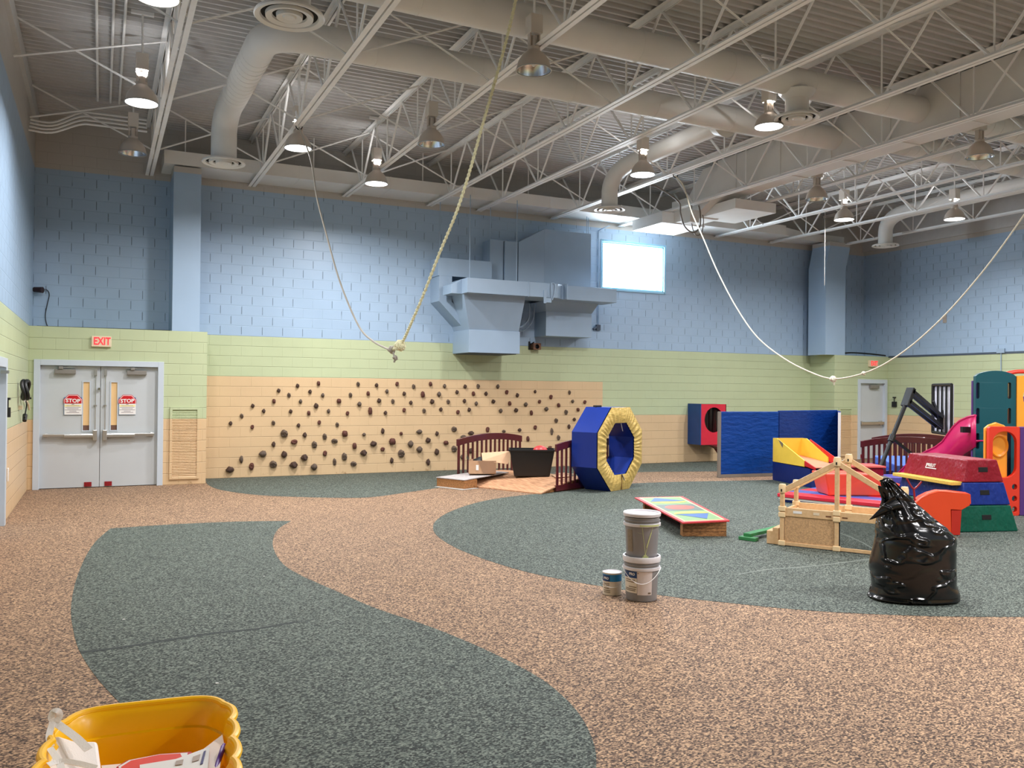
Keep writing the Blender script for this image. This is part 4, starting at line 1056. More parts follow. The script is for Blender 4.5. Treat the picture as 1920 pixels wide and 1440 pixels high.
b = MB(); b.ball(g(.0, 0, zc+H*.75), .17, 1.2, .9, .7, 16, 10, fn=lambda d: 1+.2*noise.noise(d*2.4)); tag(b.build('black_bundle', M_black), 'black crumpled bundle inside the open cardboard box', 'bundle')
for k, (aa, bb, s, lab) in enumerate(((.95, -1.75, .28, 'flat piece of cardboard lying on the bridge planks'), (1.25, -1.6, .2, 'smaller flat piece of cardboard by the near bridge rail'))):
    b = MB(); z = dz_(aa)+.012+.012*k; b.prism([f(aa-s, bb-.1, z), f(aa+s*.4, bb-.22, z), f(aa+s, bb+.12, z), f(aa, bb+.2, z)], UPZ*.006); tag(b.build('cardboard_piece', M_cardin, smooth=0), lab, 'cardboard')

# ---- octagon tunnel
u_ = Vector((.908, .419, 0)); th = Vector((-.419, .908, 0))
cen = Vector((9.70, -3.73, .76)); t = thing('octagon_tunnel', 'blue and yellow padded octagon tunnel with an octagonal hole', 'soft play tunnel', (cen.x, cen.y, 0))
M_bv = vinyl('blue_vinyl', (24, 48, 128), .3, .006, 3); M_gold = vinyl('gold_vinyl', (200, 172, 100), .36, .02, 7, (1, 1, 2.2)); M_navy = vinyl('navy_vinyl', (30, 50, 130), .35, .008, 4)
def octo(r, c, off=0): return [c+u_*(r*math.cos(PI/8+k*PI/4))+UPZ*(r*math.sin(PI/8+k*PI/4))+th*off for k in range(8)]
ro, ri = .755/math.cos(PI/8), .47/math.cos(PI/8); T = .56
b = MB(); A_, B_ = octo(ro, cen, .02), octo(ro, cen, T)
for i in range(8): b.face([A_[i], A_[(i+1) % 8], B_[(i+1) % 8], B_[i]])
C_, E_ = octo(ri, cen, T), octo(ri, cen, .02)
for i in range(8): b.face([B_[i], B_[(i+1) % 8], C_[(i+1) % 8], C_[i]]); b.face([C_[i], C_[(i+1) % 8], E_[(i+1) % 8], E_[i]])
b.build('blue_cover', M_bv, t, smooth=0)
b = MB(); ns = 96
def octr(r, a): 
    k = ((a+PI/8) % (PI/4))-PI/8; return r*math.cos(PI/8)/math.cos(k)
def facefn(i, j):
    a = 2*PI*i; r = octr(ro, a)*(1-j)+octr(ri, a)*j
    w_ = math.sin(PI*j)*.022+(.012*math.sin(a*46+3*math.sin(a*5))*math.sin(PI*j*.9) if .05 < j else 0)
    return cen+u_*(r*math.cos(a))+UPZ*(r*math.sin(a))-th*(w_)+th*.0
b.grid(facefn, 192, 9, True); b.build('yellow_face', M_gold, t, smooth=60)
b = MB(); q = cen+UPZ*(-.47); b.prism([q-th*.03+u_*.0, q-th*.03+u_*.02, q-th*.03+u_*.02-UPZ*.28, q-th*.03-UPZ*.28], th*.01); b.build('zip', mat('zip_brown', (120, 90, 50), .5), t, smooth=0)
b = MB(); q = cen+UPZ*.46; b.beam(q, q-UPZ*.14+u_*.03-th*.02, .03, .006); q = cen+UPZ*(-.46)-th*.03; b.beam(q, q-UPZ*.12+u_*.06-th*.02, .03, .006); b.build('straps', mat('grey_strap', (150, 146, 150), .7), t)
b = MB(); q = cen+UPZ*.757-u_*.25+th*.35; b.box(q.x-.06, q.x+.06, q.y-.05, q.y+.05, q.z-.004, q.z+.03); b.build('buckle', M_black, t, smooth=0)

# ---- play box on the wall
t = thing('wall_play_box', 'blue and red wooden box with an oval hole fixed to the tan back wall', 'play box', (15.2, D1, .45))
M_pblue = mat('painted_blue_ply', (14, 60, 118), .5, var=.1, scale=4); M_pred = mat('painted_red_ply', (206, 34, 58), .5, var=.08, scale=5)
b = MB(); b.plate([(0, 0), (.80, 0), (.80, 1.03), (0, 1.03)], [circ(.41, .63, .30, .32, 36)], (14.77, .36, .47), (1, 0, 0), (0, 0, 1), (0, .02, 0)); b.build('red_front', M_pred, t, smooth=0)
b = MB(); b.box(14.745, 14.77, .355, D1-.002, .47, 1.51); b.build('blue_side', M_pblue, t, smooth=0)
b = MB(); b.box(15.55, 15.57, .36, D1-.002, .47, 1.50); b.build('right_side', M_pred, t, smooth=0)
b = MB(); b.box(14.77, 15.55, .38, D1-.002, 1.48, 1.50); b.box(14.77, 15.55, .38, D1-.002, .47, .49); b.box(14.77, 15.55, D1-.02, D1-.002, .49, 1.48); b.build('box_shell', mat('dark_maroon_inside', (70, 20, 26), .6), t, smooth=0)
b = MB()
for k in range(12):
    x = 14.9+.05*k; b.prism([(x, .42+.01*(k % 3), 1.45), (x+.04, .44, 1.45), (x+.035+.012*math.sin(k), .43+.01*(k % 2), .72), (x+.005, .42, .70)], (0, .004, 0))
b.build('strip_curtain', mat('black_rubber_strips', (28, 26, 26), .35), t, smooth=0)
b = MB(); b.plate([(.25, 0), (.80, 0), (.80, -.28), (.66, -.12), (.5, -.05)], [], (14.77, .37, .47), (1, 0, 0), (0, 0, 1), (0, .3, 0)); b.build('curved_support', mat('dark_red_paint', (120, 22, 34), .5), t, smooth=0)

# ---- standing blue gym mats
M_mat = vinyl('gym_mat_blue', (6, 62, 140), .4, .02, 5, (1, 1, 2.5)); M_mat2 = vinyl('gym_mat_dark_blue', (8, 48, 116), .4, .012, 6, (1, 1, 2.5)); M_greyedge = mat('grey_mat_edge', (124, 116, 108), .6)
m1 = P(1347, 896); m2 = Vector((14.38, -2.78, 0)); g = frame((m1.x, m1.y), (m2-m1)); Lm = (m2-m1).length
t = thing('folding_mat', 'blue gym mat with grey edge standing upright before the tan wall', 'gym mat', g(Lm/2, 0))
b = MB(); fbox(b, g, .05, Lm, -.0, .05, .06, 1.40); b.build('mat_panel', M_mat, t, smooth=0, bevel=.015)
b = MB(); fbox(b, g, 0, .055, -.004, .054, 0.004, 1.40); fbox(b, g, .05, Lm, -.004, .054, .004, .07); b.build('edge_binding', M_greyedge, t, smooth=0)
e_ = PY(1571, 800, -2.35); g2 = frame((m2.x+.02, m2.y+.02), (e_.x-m2.x, e_.y-m2.y)); L2 = (Vector((e_.x, e_.y, 0))-m2).length
b = MB(); fbox(b, g2, .02, L2, -.0, .05, .004, 1.42); b.build('second_panel', M_mat2, t, smooth=0, bevel=.015)
e3 = g2(L2+.05, .02); b = MB(); g3 = frame((e3.x, e3.y), (CAM.x-e3.x+.9, CAM.y-e3.y)); fbox(b, g3, 0, .75, -.03, .03, .004, 1.40); b.build('third_panel', M_navy, t, smooth=0, bevel=.012)
b = MB(); fbox(b, g3, .75, .77, -.03, .03, .004, 1.38); b.build('white_edge', M_white, t, smooth=0)

# ---- yellow, red and blue slanted toss box
g = frame((13.69, -3.35), (_R.x*.196-_F.x*.98, _R.y*.196-_F.y*.98)); M_ypl = mat('yellow_painted_ply', (236, 200, 70), .45, var=.04); M_peach = mat('faded_red_board', (228, 140, 112), .5, var=.12, scale=5); M_redp = mat('red_board', (196, 24, 34), .4, var=.04)
t = thing('toss_game_box', 'slanted yellow and red toss game box on a dark blue base before the blue mats', 'toss game', g(.9, .3))
BW = .64
b = MB(); b.hexa([g(0, 0, .004), g(1.5, 0, .004), g(1.5, BW, .004), g(0, BW, .004)], [g(0, 0, .38), g(1.42, 0, .36), g(1.42, BW, .36), g(0, BW, .38)]); b.build('blue_base', vinyl('dark_blue_base', (8, 34, 100), .5, .004, 8), t, smooth=0)
b = MB(); b.prism([g(0, 0, .385), g(1.22, 0, .385), g(1.22, 0, .50), g(.16, 0, .87), g(0, 0, .87)], g.e2*.02); b.build('left_side', M_ypl, t, smooth=0)
b = MB(); b.prism([g(0, .02, .385), g(0, BW, .385), g(0, BW, .87), g(0, .02, .87)], g.e1*.02); b.build('back_board', M_ypl, t, smooth=0)
b = MB(); b.prism([g(0, BW, .385), g(1.0, BW, .385), g(1.0, BW, .54), g(.2, BW, .87), g(0, BW, .87)], g.e2*.02); b.build('right_side', M_ypl, t, smooth=0)
b = MB(); b.prism([g(.3, BW+.021, .56), g(1.5, BW+.021, .385), g(1.5, BW+.021, .46), g(.30, BW+.021, .86)], g.e2*.02); b.build('red_side_board', M_redp, t, smooth=0)
b = MB(); ex_ = g.e1*.997+UPZ*(-.07); b.plate([(.02, .02), (1.6, .02), (1.6, BW-.02), (.02, BW-.02)], [circ(.30, BW/2, .13, .12, 24)], g(0, 0, .50), ex_, g.e2, UPZ*.015); b.build('sloping_board', M_peach, t, smooth=0)
b = MB(); b.cyl(g(.3, BW/2, .42), g(.3, BW/2, .43), .15, seg=20); b.build('hole_cup', M_dark, t)
b = MB(); b.prism([g(1.23, 0, .40), g(1.6, 0, .36), g(1.6, 0, .40), g(1.23, 0, .50)], g.e2*.02); b.build('front_left_edge', M_redp, t, smooth=0)
b = MB(); b.prism([g(.22, -.004, .86), g(.42, -.004, .79), g(.40, -.004, .70), g(.36, -.004, .73)], g.e2*-.003); b.build('worn_label', mat('grey_worn_label', (120, 108, 84), .6), t, smooth=0)

# ---- painted board on a wooden riser
q = [P(1190, 933, .2), P(1280, 931, .2), P(1368, 976, .2), P(1280, 980, .2)]
t = thing('balance_board', 'low board painted with red border and green, yellow, blue shapes on wooden risers', 'painted board', (8.3, -7.2, 0))
M_bred = mat('board_red', (206, 54, 60), .5, var=.08, scale=8); M_bcream = mat('board_cream', (240, 216, 150), .5, var=.05); M_bgreen = mat('board_green', (122, 158, 104), .5, var=.08); M_bblue = mat('board_blue', (58, 98, 160), .5, var=.06); M_byel = mat('board_yellow', (226, 206, 84), .5, var=.06); M_bdk = mat('board_slate', (96, 110, 104), .5, var=.06); M_brd = mat('board_dot', (208, 92, 76), .5, var=.06)
def bil(s, tt, z): 
    p_ = q[3]*(1-s)*(1-tt)+q[2]*s*(1-tt)+q[1]*s*tt+q[0]*(1-s)*tt; return Vector((p_.x, p_.y, z))
def poly(st, z): return [bil(s, tt, z) for s, tt in st]
b = MB(); b.prism(poly([(0, 0), (1, 0), (1, 1), (0, 1)], .185), (0, 0, .018)); bd = b.build('board_top', M_bred, t, smooth=0)
def deco(nm, st, z, m): b = MB(); b.prism(poly(st, z), (0, 0, .001)); b.build(nm, m, bd, smooth=0)
deco('cream_line', [(.07, .03), (.93, .03), (.93, .97), (.07, .97)], .2035, M_bcream)
deco('green_field', [(.11, .045), (.89, .045), (.89, .955), (.11, .955)], .205, M_bgreen)
deco('slate_band', [(.11, .38), (.89, .38), (.89, .64), (.11, .64)], .2065, M_bdk)
deco('red_oval', circ(.5, .51, .30, .085, 24), .208, M_brd)
deco('yellow_half', circ(.5, .76, .36, .07, 18, PI, 2*PI), .208, M_byel); deco('blue_triangle', [(.14, .775), (.86, .775), (.36, .94)], .208, M_bblue)
deco('yellow_half', circ(.5, .27, .36, .07, 18, 0, PI), .208, M_byel); deco('blue_triangle', [(.16, .255), (.84, .255), (.60, .07)], .208, M_bblue)
r0, r1 = P(1280, 1006), P(1362, 1006); dd = (r1-r0); n_ = Vector((-dd.y, dd.x, 0)).normalized()
b = MB(); b.hexa([r0+UPZ*.004, r1+UPZ*.004, r1+n_*.12+UPZ*.004, r0+n_*.12+UPZ*.004], [r0+UPZ*.184, r1+UPZ*.184, r1+n_*.12+UPZ*.184, r0+n_*.12+UPZ*.184]); b.build('riser_block', M_ply, t, smooth=0)
b = MB()
for z in (.06, .10, .14): b.hexa([r0-n_*.002+UPZ*z, r1-n_*.002+UPZ*z, r1+UPZ*z, r0+UPZ*z], [r0-n_*.002+UPZ*(z+.004), r1-n_*.002+UPZ*(z+.004), r1+UPZ*(z+.004), r0+UPZ*(z+.004)])
b.build('grain_cracks', mat('dark_crack', (80, 48, 26), .8), t, smooth=0)
k0 = bil(.15, .93, .004); k1 = bil(.85, .93, .004)
b = MB(); b.hexa([k0, k1, k1+n_*.12, k0+n_*.12], [k0+UPZ*.18, k1+UPZ*.18, k1+n_*.12+UPZ*.18, k0+n_*.12+UPZ*.18]); b.build('riser_block', M_ply, t, smooth=0)
# ---- green beam
g = frame((8.26, -8.74), (1.0, .36)); M_grn = mat('green_painted_wood', (52, 128, 74), .45, var=.08)
t = thing('balance_beam', 'green painted wooden balance beam lying on a short cross foot', 'balance beam', (8.3, -8.7, 0))
b = MB(); fbox(b, g, 0.02, 1.1, -.05, .05, .045, .085); b.build('beam', M_grn, t, smooth=0, bevel=.004)
b = MB(); fbox(b, g, -.03, .07, -.13, .09, .003, .045); b.build('cross_foot', M_grn, t, smooth=0, bevel=.004)
b = MB(); fbox(b, g, .95, 1.04, -.17, .17, .003, .045); b.build('cross_foot', M_grn, t, smooth=0, bevel=.004)

# ---- wooden roof-frame climber
g = frame((8.42, -9.18), (.51, -.86)); BAY, WD = .62, -.60   # e2 of this frame points right of e1, so the rear frame is at +b
g = frame((8.42, -9.18), (.51, -.86))
WD = .60
t = thing('wooden_play_frame', 'maple play frame with gabled rails, knob-topped posts, woven panel and mirror', 'play frame', g(.62, .3))
M_knob = mat('pale_beech_knob', (236, 206, 160), .4, var=.03); M_weave = mat('woven_mesh', (196, 156, 112), .7, var=.25, scale=45, bump=.004, bscale=90)
def post(a, bb, z1, z0=.003):
    b = MB(); fbox(b, g, a-.024, a+.024, bb-.024, bb+.024, z0, z1); p_ = b.build('post', M_maple, t, smooth=0, bevel=.006)
    b = MB(); b.lathe([(.0, z1-.07), (.040, z1-.07), (.043, z1-.06), (.044, z1+.0), (.036, z1+.03), (0, z1+.035)], g(a, bb, 0), 18); b.build('knob', M_knob, p_)
    b = MB(); fbox(b, g, a-.008, a+.008, bb-.046, bb-.040, z1-.055, z1-.025); b.build('slot', M_dark, p_, smooth=0)
    for zz in (.035, .37, .44):
        if zz > z1: continue
        b = MB(); fbox(b, g, a-.04, a+.04, bb-.035, bb+.035, zz-.03, zz+.03); b.build('connector', M_knob, p_, smooth=0, bevel=.008)
for a, z in ((0, .70), (BAY, 1.05), (2*BAY, .70)):
    post(a, 0, z); post(a, WD, z)
for bb in (0, WD):
    for s in (0, 1):
        za, zb2 = (.66, 1.0) if s == 0 else (1.0, .66)
        b = MB(); b.beam(g(s*BAY+.02, bb, za), g((s+1)*BAY-.02, bb, zb2), .03, .06); b.build('gable_rail', M_maple, t, smooth=0, bevel=.005)
        b = MB(); b.beam(g(s*BAY+.03, bb, .405), g((s+1)*BAY-.03, bb, .405), .03, .10); b.build('middle_rail', M_maple, t, smooth=0, bevel=.005)
        b = MB(); b.beam(g(s*BAY+.03, bb, .03), g((s+1)*BAY-.03, bb, .03), .03, .04); b.build('bottom_rail', M_maple, t, smooth=0, bevel=.004)
for a in (0, 2*BAY):
    for z in (.03, .405, .64):
        b = MB(); b.beam(g(a, .03, z), g(a, WD-.03, z), .03, .04); b.build('cross_rail', M_maple, t, smooth=0, bevel=.004)
b = MB(); fbox(b, g, .03, BAY-.03, -.006, .006, .05, .355); b.build('woven_panel', M_weave, t, smooth=0)
b = MB(); fbox(b, g, BAY+.03, 2*BAY-.03, -.004, .004, .05, .355); b.build('mirror_panel', mat('acrylic_mirror', (205, 205, 205), .03, 1.0, var=0), t, smooth=0)
b = MB(); fbox(b, g, BAY+.024, BAY+.034, -.012, .012, .05, .355); b.build('mirror_edge', M_dark, t, smooth=0)
b = MB(); fbox(b, g, .03, 2*BAY-.03, .03, WD-.03, .345, .36); b.build('platform', M_maple, t, smooth=0)
for a_, m_, w_ in ((.13, M_white, .10), (.36, M_exitface, .07)):
    b = MB(); fbox(b, g, a_, a_+w_, -.018, -.0155, .395, .425); b.build('sticker', m_, t, smooth=0)
for a_ in (BAY-.12, BAY+.06):
    b = MB(); fbox(b, g, a_, a_+.06, -.017, -.0155, .385, .400); b.build('hand_slot', mat('slot_brown', (110, 70, 40), .7), t, smooth=0)
b = MB(); fbox(b, g, -.19, -.05, .02, .36, .004, .16); fbox(b, g, -.12, -.05, .02, .36, .16, .20); tag(b.build('wooden_step', M_maple, smooth=0, bevel=.004), 'small maple block step at the left end of the play frame', 'step')
b = MB(); b.prism([g(.30, .05, .361), g(1.0, .06, .361), g(1.05, .32, .361), g(.45, .38, .361)], UPZ*.03); tag(b.build('loose_board', M_maple, bevel=.008), 'loose maple board lying on the play frame platform', 'board')

# ---- paint pails and can
M_pail = mat('grey_pail_plastic', (142, 140, 142), .35, var=.03); M_lid = mat('white_pail_rim', (226, 222, 226), .35, var=.02); M_gpaint = mat('pale_green_paint', (206, 214, 150), .4, var=.05)
M_labblue = mat('label_blue', (20, 66, 120), .4, var=.05); M_labcyan = mat('label_cyan', (24, 130, 190), .4, var=.05); M_lab = mat('label_beige', (226, 214, 196), .45, var=.03); M_labw = mat('label_pale', (222, 210, 206), .45, var=.03)
pc = Vector((5.40, -10.66, 0)); tocam = math.atan2(CAM.y-pc.y, CAM.x-pc.x)
def patch(b, c, rf, s0, s1, z0, z1, off=.0012, ang=None, n=10):
    a0, a1 = (tocam if ang is None else ang)+math.asin(s0), (tocam if ang is None else ang)+math.asin(s1)
    for i in range(n):
        x0 = a0+(a1-a0)*i/n; x1 = a0+(a1-a0)*(i+1)/n
        b.face([c+Vector((math.cos(x)*(rf(z)+off), math.sin(x)*(rf(z)+off), z)) for x, z in ((x0, z0), (x1, z0), (x1, z1), (x0, z1))])
def pail(z0, lab, lidded):
    t = thing('paint_pail', lab, 'pail', (pc.x, pc.y, z0), group='five-gallon paint pails')
    rf = lambda z: .134+.018*(z-z0)/.38
    H = .385
    b = MB(); b.lathe([(0, z0+.004), (.130, z0+.004), (.134, z0+.015), (rf(z0+.27), z0+.27), (.160, z0+.272), (.160, z0+.290), (.150, z0+.294), (.149, z0+.31), (.158, z0+.312), (.158, z0+.320), (.150, z0+.322), (.151, z0+.345)], (pc.x, pc.y, 0), 44)
    b.build('pail_body', M_pail, t)
    b = MB(); b.lathe([(.162, z0+.270), (.163, z0+.292), (.150, z0+.296), (.150, z0+.268), (.162, z0+.270)], (pc.x, pc.y, 0), 44); b.build('handle_ring', M_lid if True else M_pail, t)
    b = MB()
    if lidded: b.lathe([(.152, z0+.352), (.162, z0+.352), (.165, z0+.374), (.160, z0+.383), (.150, z0+.383), (.147, z0+.368), (0, z0+.366)], (pc.x, pc.y, 0), 44); b.build('lid', M_lid, t)
    else: b.lathe([(.152, z0+.338), (.163, z0+.338), (.166, z0+.372), (.162, z0+.385), (.150, z0+.385), (.148, z0+.36), (.12, z0+.36)], (pc.x, pc.y, 0), 44); b.build('rim', M_lid, t)
    return t, rf
tp, rf = pail(0, 'lower grey paint pail with a blue and beige label and wire handle', False)
b = MB(); patch(b, pc, rf, -.97, -.28, .205, .262, .002); b.build('label_blue_field', M_labblue, tp)
b = MB(); patch(b, pc, rf, -.98, -.27, .075, .205, .002); l_ = b.build('label_text_field', M_lab, tp)
b = MB(); patch(b, pc, rf, -.25, .62, .062, .264, .002); b.build('label_panel', M_labw, tp)
b = MB()
for z_, s0, s1 in ((.188, -.9, -.38), (.170, -.9, -.4), (.128, -.75, -.3), (.110, -.93, -.33), (.096, -.93, -.36)): patch(b, pc, rf, s0, s1, z_-.004, z_+.003, .0032)
patch(b, pc, rf, .40, .56, .072, .086, .0032); patch(b, pc, rf, -.22, -.17, .245, .255, .0032); b.build('printed_lines', mat('label_print', (120, 104, 84), .5), tp, smooth=0)
def rtext(s, size, c, rr, sx, z, m, parent, ang=None):
    a = (tocam if ang is None else ang)+math.asin(sx); n_ = Vector((math.cos(a), math.sin(a), 0))
    return text_mesh('lettering', s, size, Vector((c.x, c.y, 0))+n_*(rr+.003)+UPZ*z, (-n_.y, n_.x, 0), (0, 0, 1), m, parent, .0005, .001)
rtext('PRO', .030, pc, rf(.236), -.55, .238, M_white, tp)
b = MB(); hp = [Vector((pc.x, pc.y, 0))+Vector((math.cos(tocam+a)*.166, math.sin(tocam+a)*.166, .282-.12*math.cos(a)**2*(1 if abs(a) < PI/2 else 0))) for a in [R(-88)+R(176)*k/24 for k in range(25)]]
b.tube(hp, .0032, 6); b.build('wire_handle', mat('white_wire', (240, 238, 236), .4), tp)
tp2, rf2 = pail(.378, 'upper grey paint pail with a white lid and pale green paint drips', True)
b = MB()
patch(b, pc, rf2, .05, .42, .380, .395, .0022); patch(b, pc, rf2, .12, .32, .395, .408, .0022); patch(b, pc, rf2, .2, .26, .408, .42, .0022)
def drip(s0, z0_, s1, z1_, w_):
    n = 8
    for i in range(n):
        sa = s0+(s1-s0)*i/n; sb = s0+(s1-s0)*(i+1)/n; za = z0_+(z1_-z0_)*i/n; zb_ = z0_+(z1_-z0_)*(i+1)/n
        A_ = tocam+math.asin(sa); B_ = tocam+math.asin(sb)
        f_ = lambda a, z, k: pc+Vector((math.cos(a+k)*(rf2(z)+.002), math.sin(a+k)*(rf2(z)+.002), z))
        b.face([f_(A_, za, -w_), f_(A_, za, w_), f_(B_, zb_, w_), f_(B_, zb_, -w_)])
drip(.02, .645, .22, .42, .012); drip(.62, .645, .24, .42, .012); drip(.55, .60, .30, .47, .035)
patch(b, pc, rf2, -.1, .85, .655, .668, .024, n=24); drip(-.25, .60, .02, .59, .02)
b.build('paint_drips', M_gpaint, tp2)
b = MB(); patch(b, pc, rf2, -.86, -.56, .43, .62, .0018); b.build('faded_print', mat('brown_print', (136, 122, 104), .5, var=.12, scale=60), tp2)
cc = Vector((5.262, -10.405, 0)); cang = math.atan2(CAM.y-cc.y, CAM.x-cc.x)
t = thing('paint_can', 'small white and blue gallon paint can beside the stacked pails', 'paint can', (cc.x, cc.y, 0))
rc = lambda z: .083
b = MB(); b.lathe([(0, .003), (.083, .003), (.083, .186), (.086, .19), (.086, .196)], cc, 36); b.build('can_body', M_lab, t)
b = MB(); b.lathe([(.086, .196), (.087, .20), (.08, .202), (.074, .192), (0, .192)], cc, 36); b.build('lid', M_lid, t)
b = MB(); patch(b, cc, rc, -.99, .99, .125, .186, .0012, cang, 20); b.build('label_cyan_band', M_labcyan, t)
b = MB(); patch(b, cc, rc, -.98, -.25, .125, .178, .002, cang); b.build('label_blue_field', M_labblue, t)
rtext('PRO', .028, cc, .083, -.62, .152, M_white, t, cang)
b = MB()
for z_, s0, s1 in ((.105, -.9, -.3), (.09, -.9, -.3), (.065, -.85, -.35), (.045, -.85, -.2), (.03, -.85, -.2)): patch(b, cc, rc, s0, s1, z_-.003, z_+.003, .002, cang)
b.build('printed_lines', mat('label_print', (120, 104, 84), .5), t, smooth=0)
b = MB(); hp = [cc+Vector((math.cos(cang+a)*.089, math.sin(cang+a)*.089, .135-.06*math.cos(a))) for a in [R(-85)+R(170)*k/18 for k in range(19)]]
b.tube(hp, .002, 6); b.build('wire_handle', mat('white_wire', (240, 238, 236), .4), t)

# ---- rubbish bag
M_bag = bpy.data.materials.new('black_bin_liner'); M_bag.use_nodes = True
gg = NG(M_bag); bb_ = M_bag.node_tree.nodes['Principled BSDF']; bb_.inputs['Base Color'].default_value = (.006, .006, .007, 1); bb_.inputs['Roughness'].default_value = .2
tcn = gg.n('ShaderNodeTexCoord'); mpn = gg.n('ShaderNodeMapping'); mpn.inputs['Scale'].default_value = (1, 1, 1.9); mpn.inputs['Rotation'].default_value = (0, .35, 0)
M_bag.node_tree.links.new(tcn.outputs['Object'], mpn.inputs[0])
hN = gg.noise(mpn.outputs[0], 2.3, 2.0, .45); rg = gg.m('ABSOLUTE', gg.m('SUBTRACT', hN, .5))
M_bag.node_tree.links.new(gg.bump(gg.smooth(rg, 0.0, 0.05, 1.0, 0.0), .02), bb_.inputs['Normal'])
R2 = Vector((_R.x, _R.y, 0)).normalized(); F2 = Vector((_F.x, _F.y, 0)).normalized()
bc = P(1738, 1137); bc = Vector((bc.x, bc.y, 0))+F2*.26
sil = [(1138, 1672, 1806), (1135, 1659, 1818), (1128, 1664, 1818), (1115, 1668, 1814), (1100, 1664, 1811), (1080, 1661, 1808), (1060, 1664, 1806), (1040, 1668, 1805), (1022, 1670, 1802), (1006, 1671, 1789), (992, 1673, 1770), (978, 1676, 1754), (964, 1680, 1738), (952, 1681, 1725), (942, 1682, 1713), (934, 1680, 1704), (928, 1677, 1699), (924, 1676, 1690)]
PPM = 206.0
def bagfn(i, j):
    a = 2*PI*i; k = j*(len(sil)-1); k0 = min(int(k), len(sil)-2); fr = k-k0
    y, l, r = [sil[k0][q_]*(1-fr)+sil[k0+1][q_]*fr for q_ in range(3)]
    z = (1138-y)/PPM; cx = ((l+r)/2-1738)/PPM; hw = (r-l)/2/PPM; dp = min(.27, hw*.85) if z > .05 else .25*hw/.38
    ca, sa = math.cos(a), math.sin(a); e = .82
    x = math.copysign(abs(ca)**e, ca)*hw; yy = math.copysign(abs(sa)**e, sa)*dp
    p_ = bc+R2*(cx+x)+F2*(yy-(.05*z))+UPZ*(z+.004)
    nrm = (R2*ca+F2*sa)
    v = Vector((p_.x*2.6, p_.y*2.6, p_.z*4.2+p_.x*1.2)); w_ = max(0, .20-abs(noise.noise(v)))*.05+.010+.03*noise.noise(v*.6)
    pleat = .012*math.sin(a*13+2*math.sin(a*3))*max(0, (z-.45))*1.6
    fade = min(1, z/.1)
    return p_-nrm*((w_-.012)*fade+pleat)
b = MB(); b.grid(bagfn, 120, 90, True)
b.face([bagfn(k/24, 0) for k in range(24)]); b.face([bagfn(k/24, 1) for k in range(24)])
t = thing('rubbish_bag', 'full shiny black rubbish bag standing before the play frame', 'bag', (bc.x, bc.y, 0))
b.build('bag_body', M_bag, t, smooth=60)
def bp(px, py, d=0.0): return bc+R2*((px-1738)/PPM)+F2*d+UPZ*((1138-py)/PPM)
def flapfn(i, j):
    up = (1688-14*j-24*j*j, 944+20*j+29*j*j); dn = (1700-22*j-28*j*j, 972+12*j+9*j*j)
    return bp(up[0]*(1-i)+dn[0]*i, up[1]*(1-i)+dn[1]*i, -.20+.04*math.sin(i*7+j*2)*(1-j)+.12*j)
b = MB(); b.grid(flapfn, 10, 16)
b.build('loose_flap', M_bag, t, solid=.004, smooth=60)
b = MB(); b.grid(lambda i, j: bp(1678+24*i+3*math.sin(9*j), 935-14*j*(1-.6*abs(i-.4))-6*(1-i), -.03+.05*math.sin(8*i+2*j)*(1-j)), 14, 8)
b.build('gathered_neck', M_bag, t, solid=.004, smooth=60)
b = MB(); b.grid(lambda i, j: bp(1672+14*i-6*j, 968-38*j+4*i, -.10-.02*math.sin(5*j+4*i)), 8, 8); b.build('crumpled_edge', M_bag, t, solid=.004, smooth=60)

# ---- vault box of foam sections
c0 = Vector((11.68, -9.50, 0)); ge = frame((c0.x, c0.y), (.96, -.28))    # a along the end, +b away along the box
ML = [vinyl('green_vinyl', (6, 84, 66), .36, .035, 7, (1, 1, .6)), vinyl('royal_blue_vinyl', (20, 46, 126), .36, .035, 7, (1, 1, .6)), vinyl('maroon_vinyl', (138, 24, 40), .34, .04, 7, (1, 1, .6))]
def vhw(z): return .46-.235*z/.94
def vl(z): return .0+.11*z/.94
t = thing('foam_vault_box', 'stacked foam vault box in maroon, blue and green sections', 'vault box', ge(0, .7))
LB = 1.45
for k, (z0, z1, nm) in enumerate(((.004, .345, 'green_section'), (.35, .645, 'blue_section'), (.65, .945, 'maroon_section'))):
    b = MB(); q0 = [ge(-vhw(z0), vl(z0), z0), ge(vhw(z0), vl(z0), z0), ge(vhw(z0), LB-vl(z0), z0), ge(-vhw(z0), LB-vl(z0), z0)]; q1 = [ge(-vhw(z1), vl(z1), z1), ge(vhw(z1), vl(z1), z1), ge(vhw(z1), LB-vl(z1), z1), ge(-vhw(z1), LB-vl(z1), z1)]
    b.hexa(q0, q1); s_ = b.build(nm, ML[k], t, smooth=0, bevel=.014)
    zm = (z0+z1)/2+.02; b = MB(); a_ = .07; b.hexa([ge(-a_, vl(zm-.04)-.004, zm-.035), ge(a_, vl(zm-.04)-.004, zm-.035), ge(a_, vl(zm-.04)+.01, zm-.035), ge(-a_, vl(zm-.04)+.01, zm-.035)], [ge(-a_, vl(zm+.03)-.004, zm+.03), ge(a_, vl(zm+.03)-.004, zm+.03), ge(a_, vl(zm)+.01, zm+.03), ge(-a_, vl(zm)+.01, zm+.03)])
    b.build('hand_hole', M_dark, s_, smooth=0, bevel=.01)
b = MB(); fbox(b, ge, -.45, -.28, .12, LB-.05, .605, .652); b.build('yellow_foam_strip', mat('yellow_foam', (222, 184, 84), .8, var=.12, scale=40, bump=.003), t, smooth=0, bevel=.006)
sl = (ge(-vhw(.945), 0, .945)-ge(-vhw(.65), 0, .65)).normalized(); nn = (-ge.e2).cross(sl); nn = nn if nn.dot(ge.e1) < 0 else -nn
lc = ge(-vhw(.80), .80, .80)+nn*.004
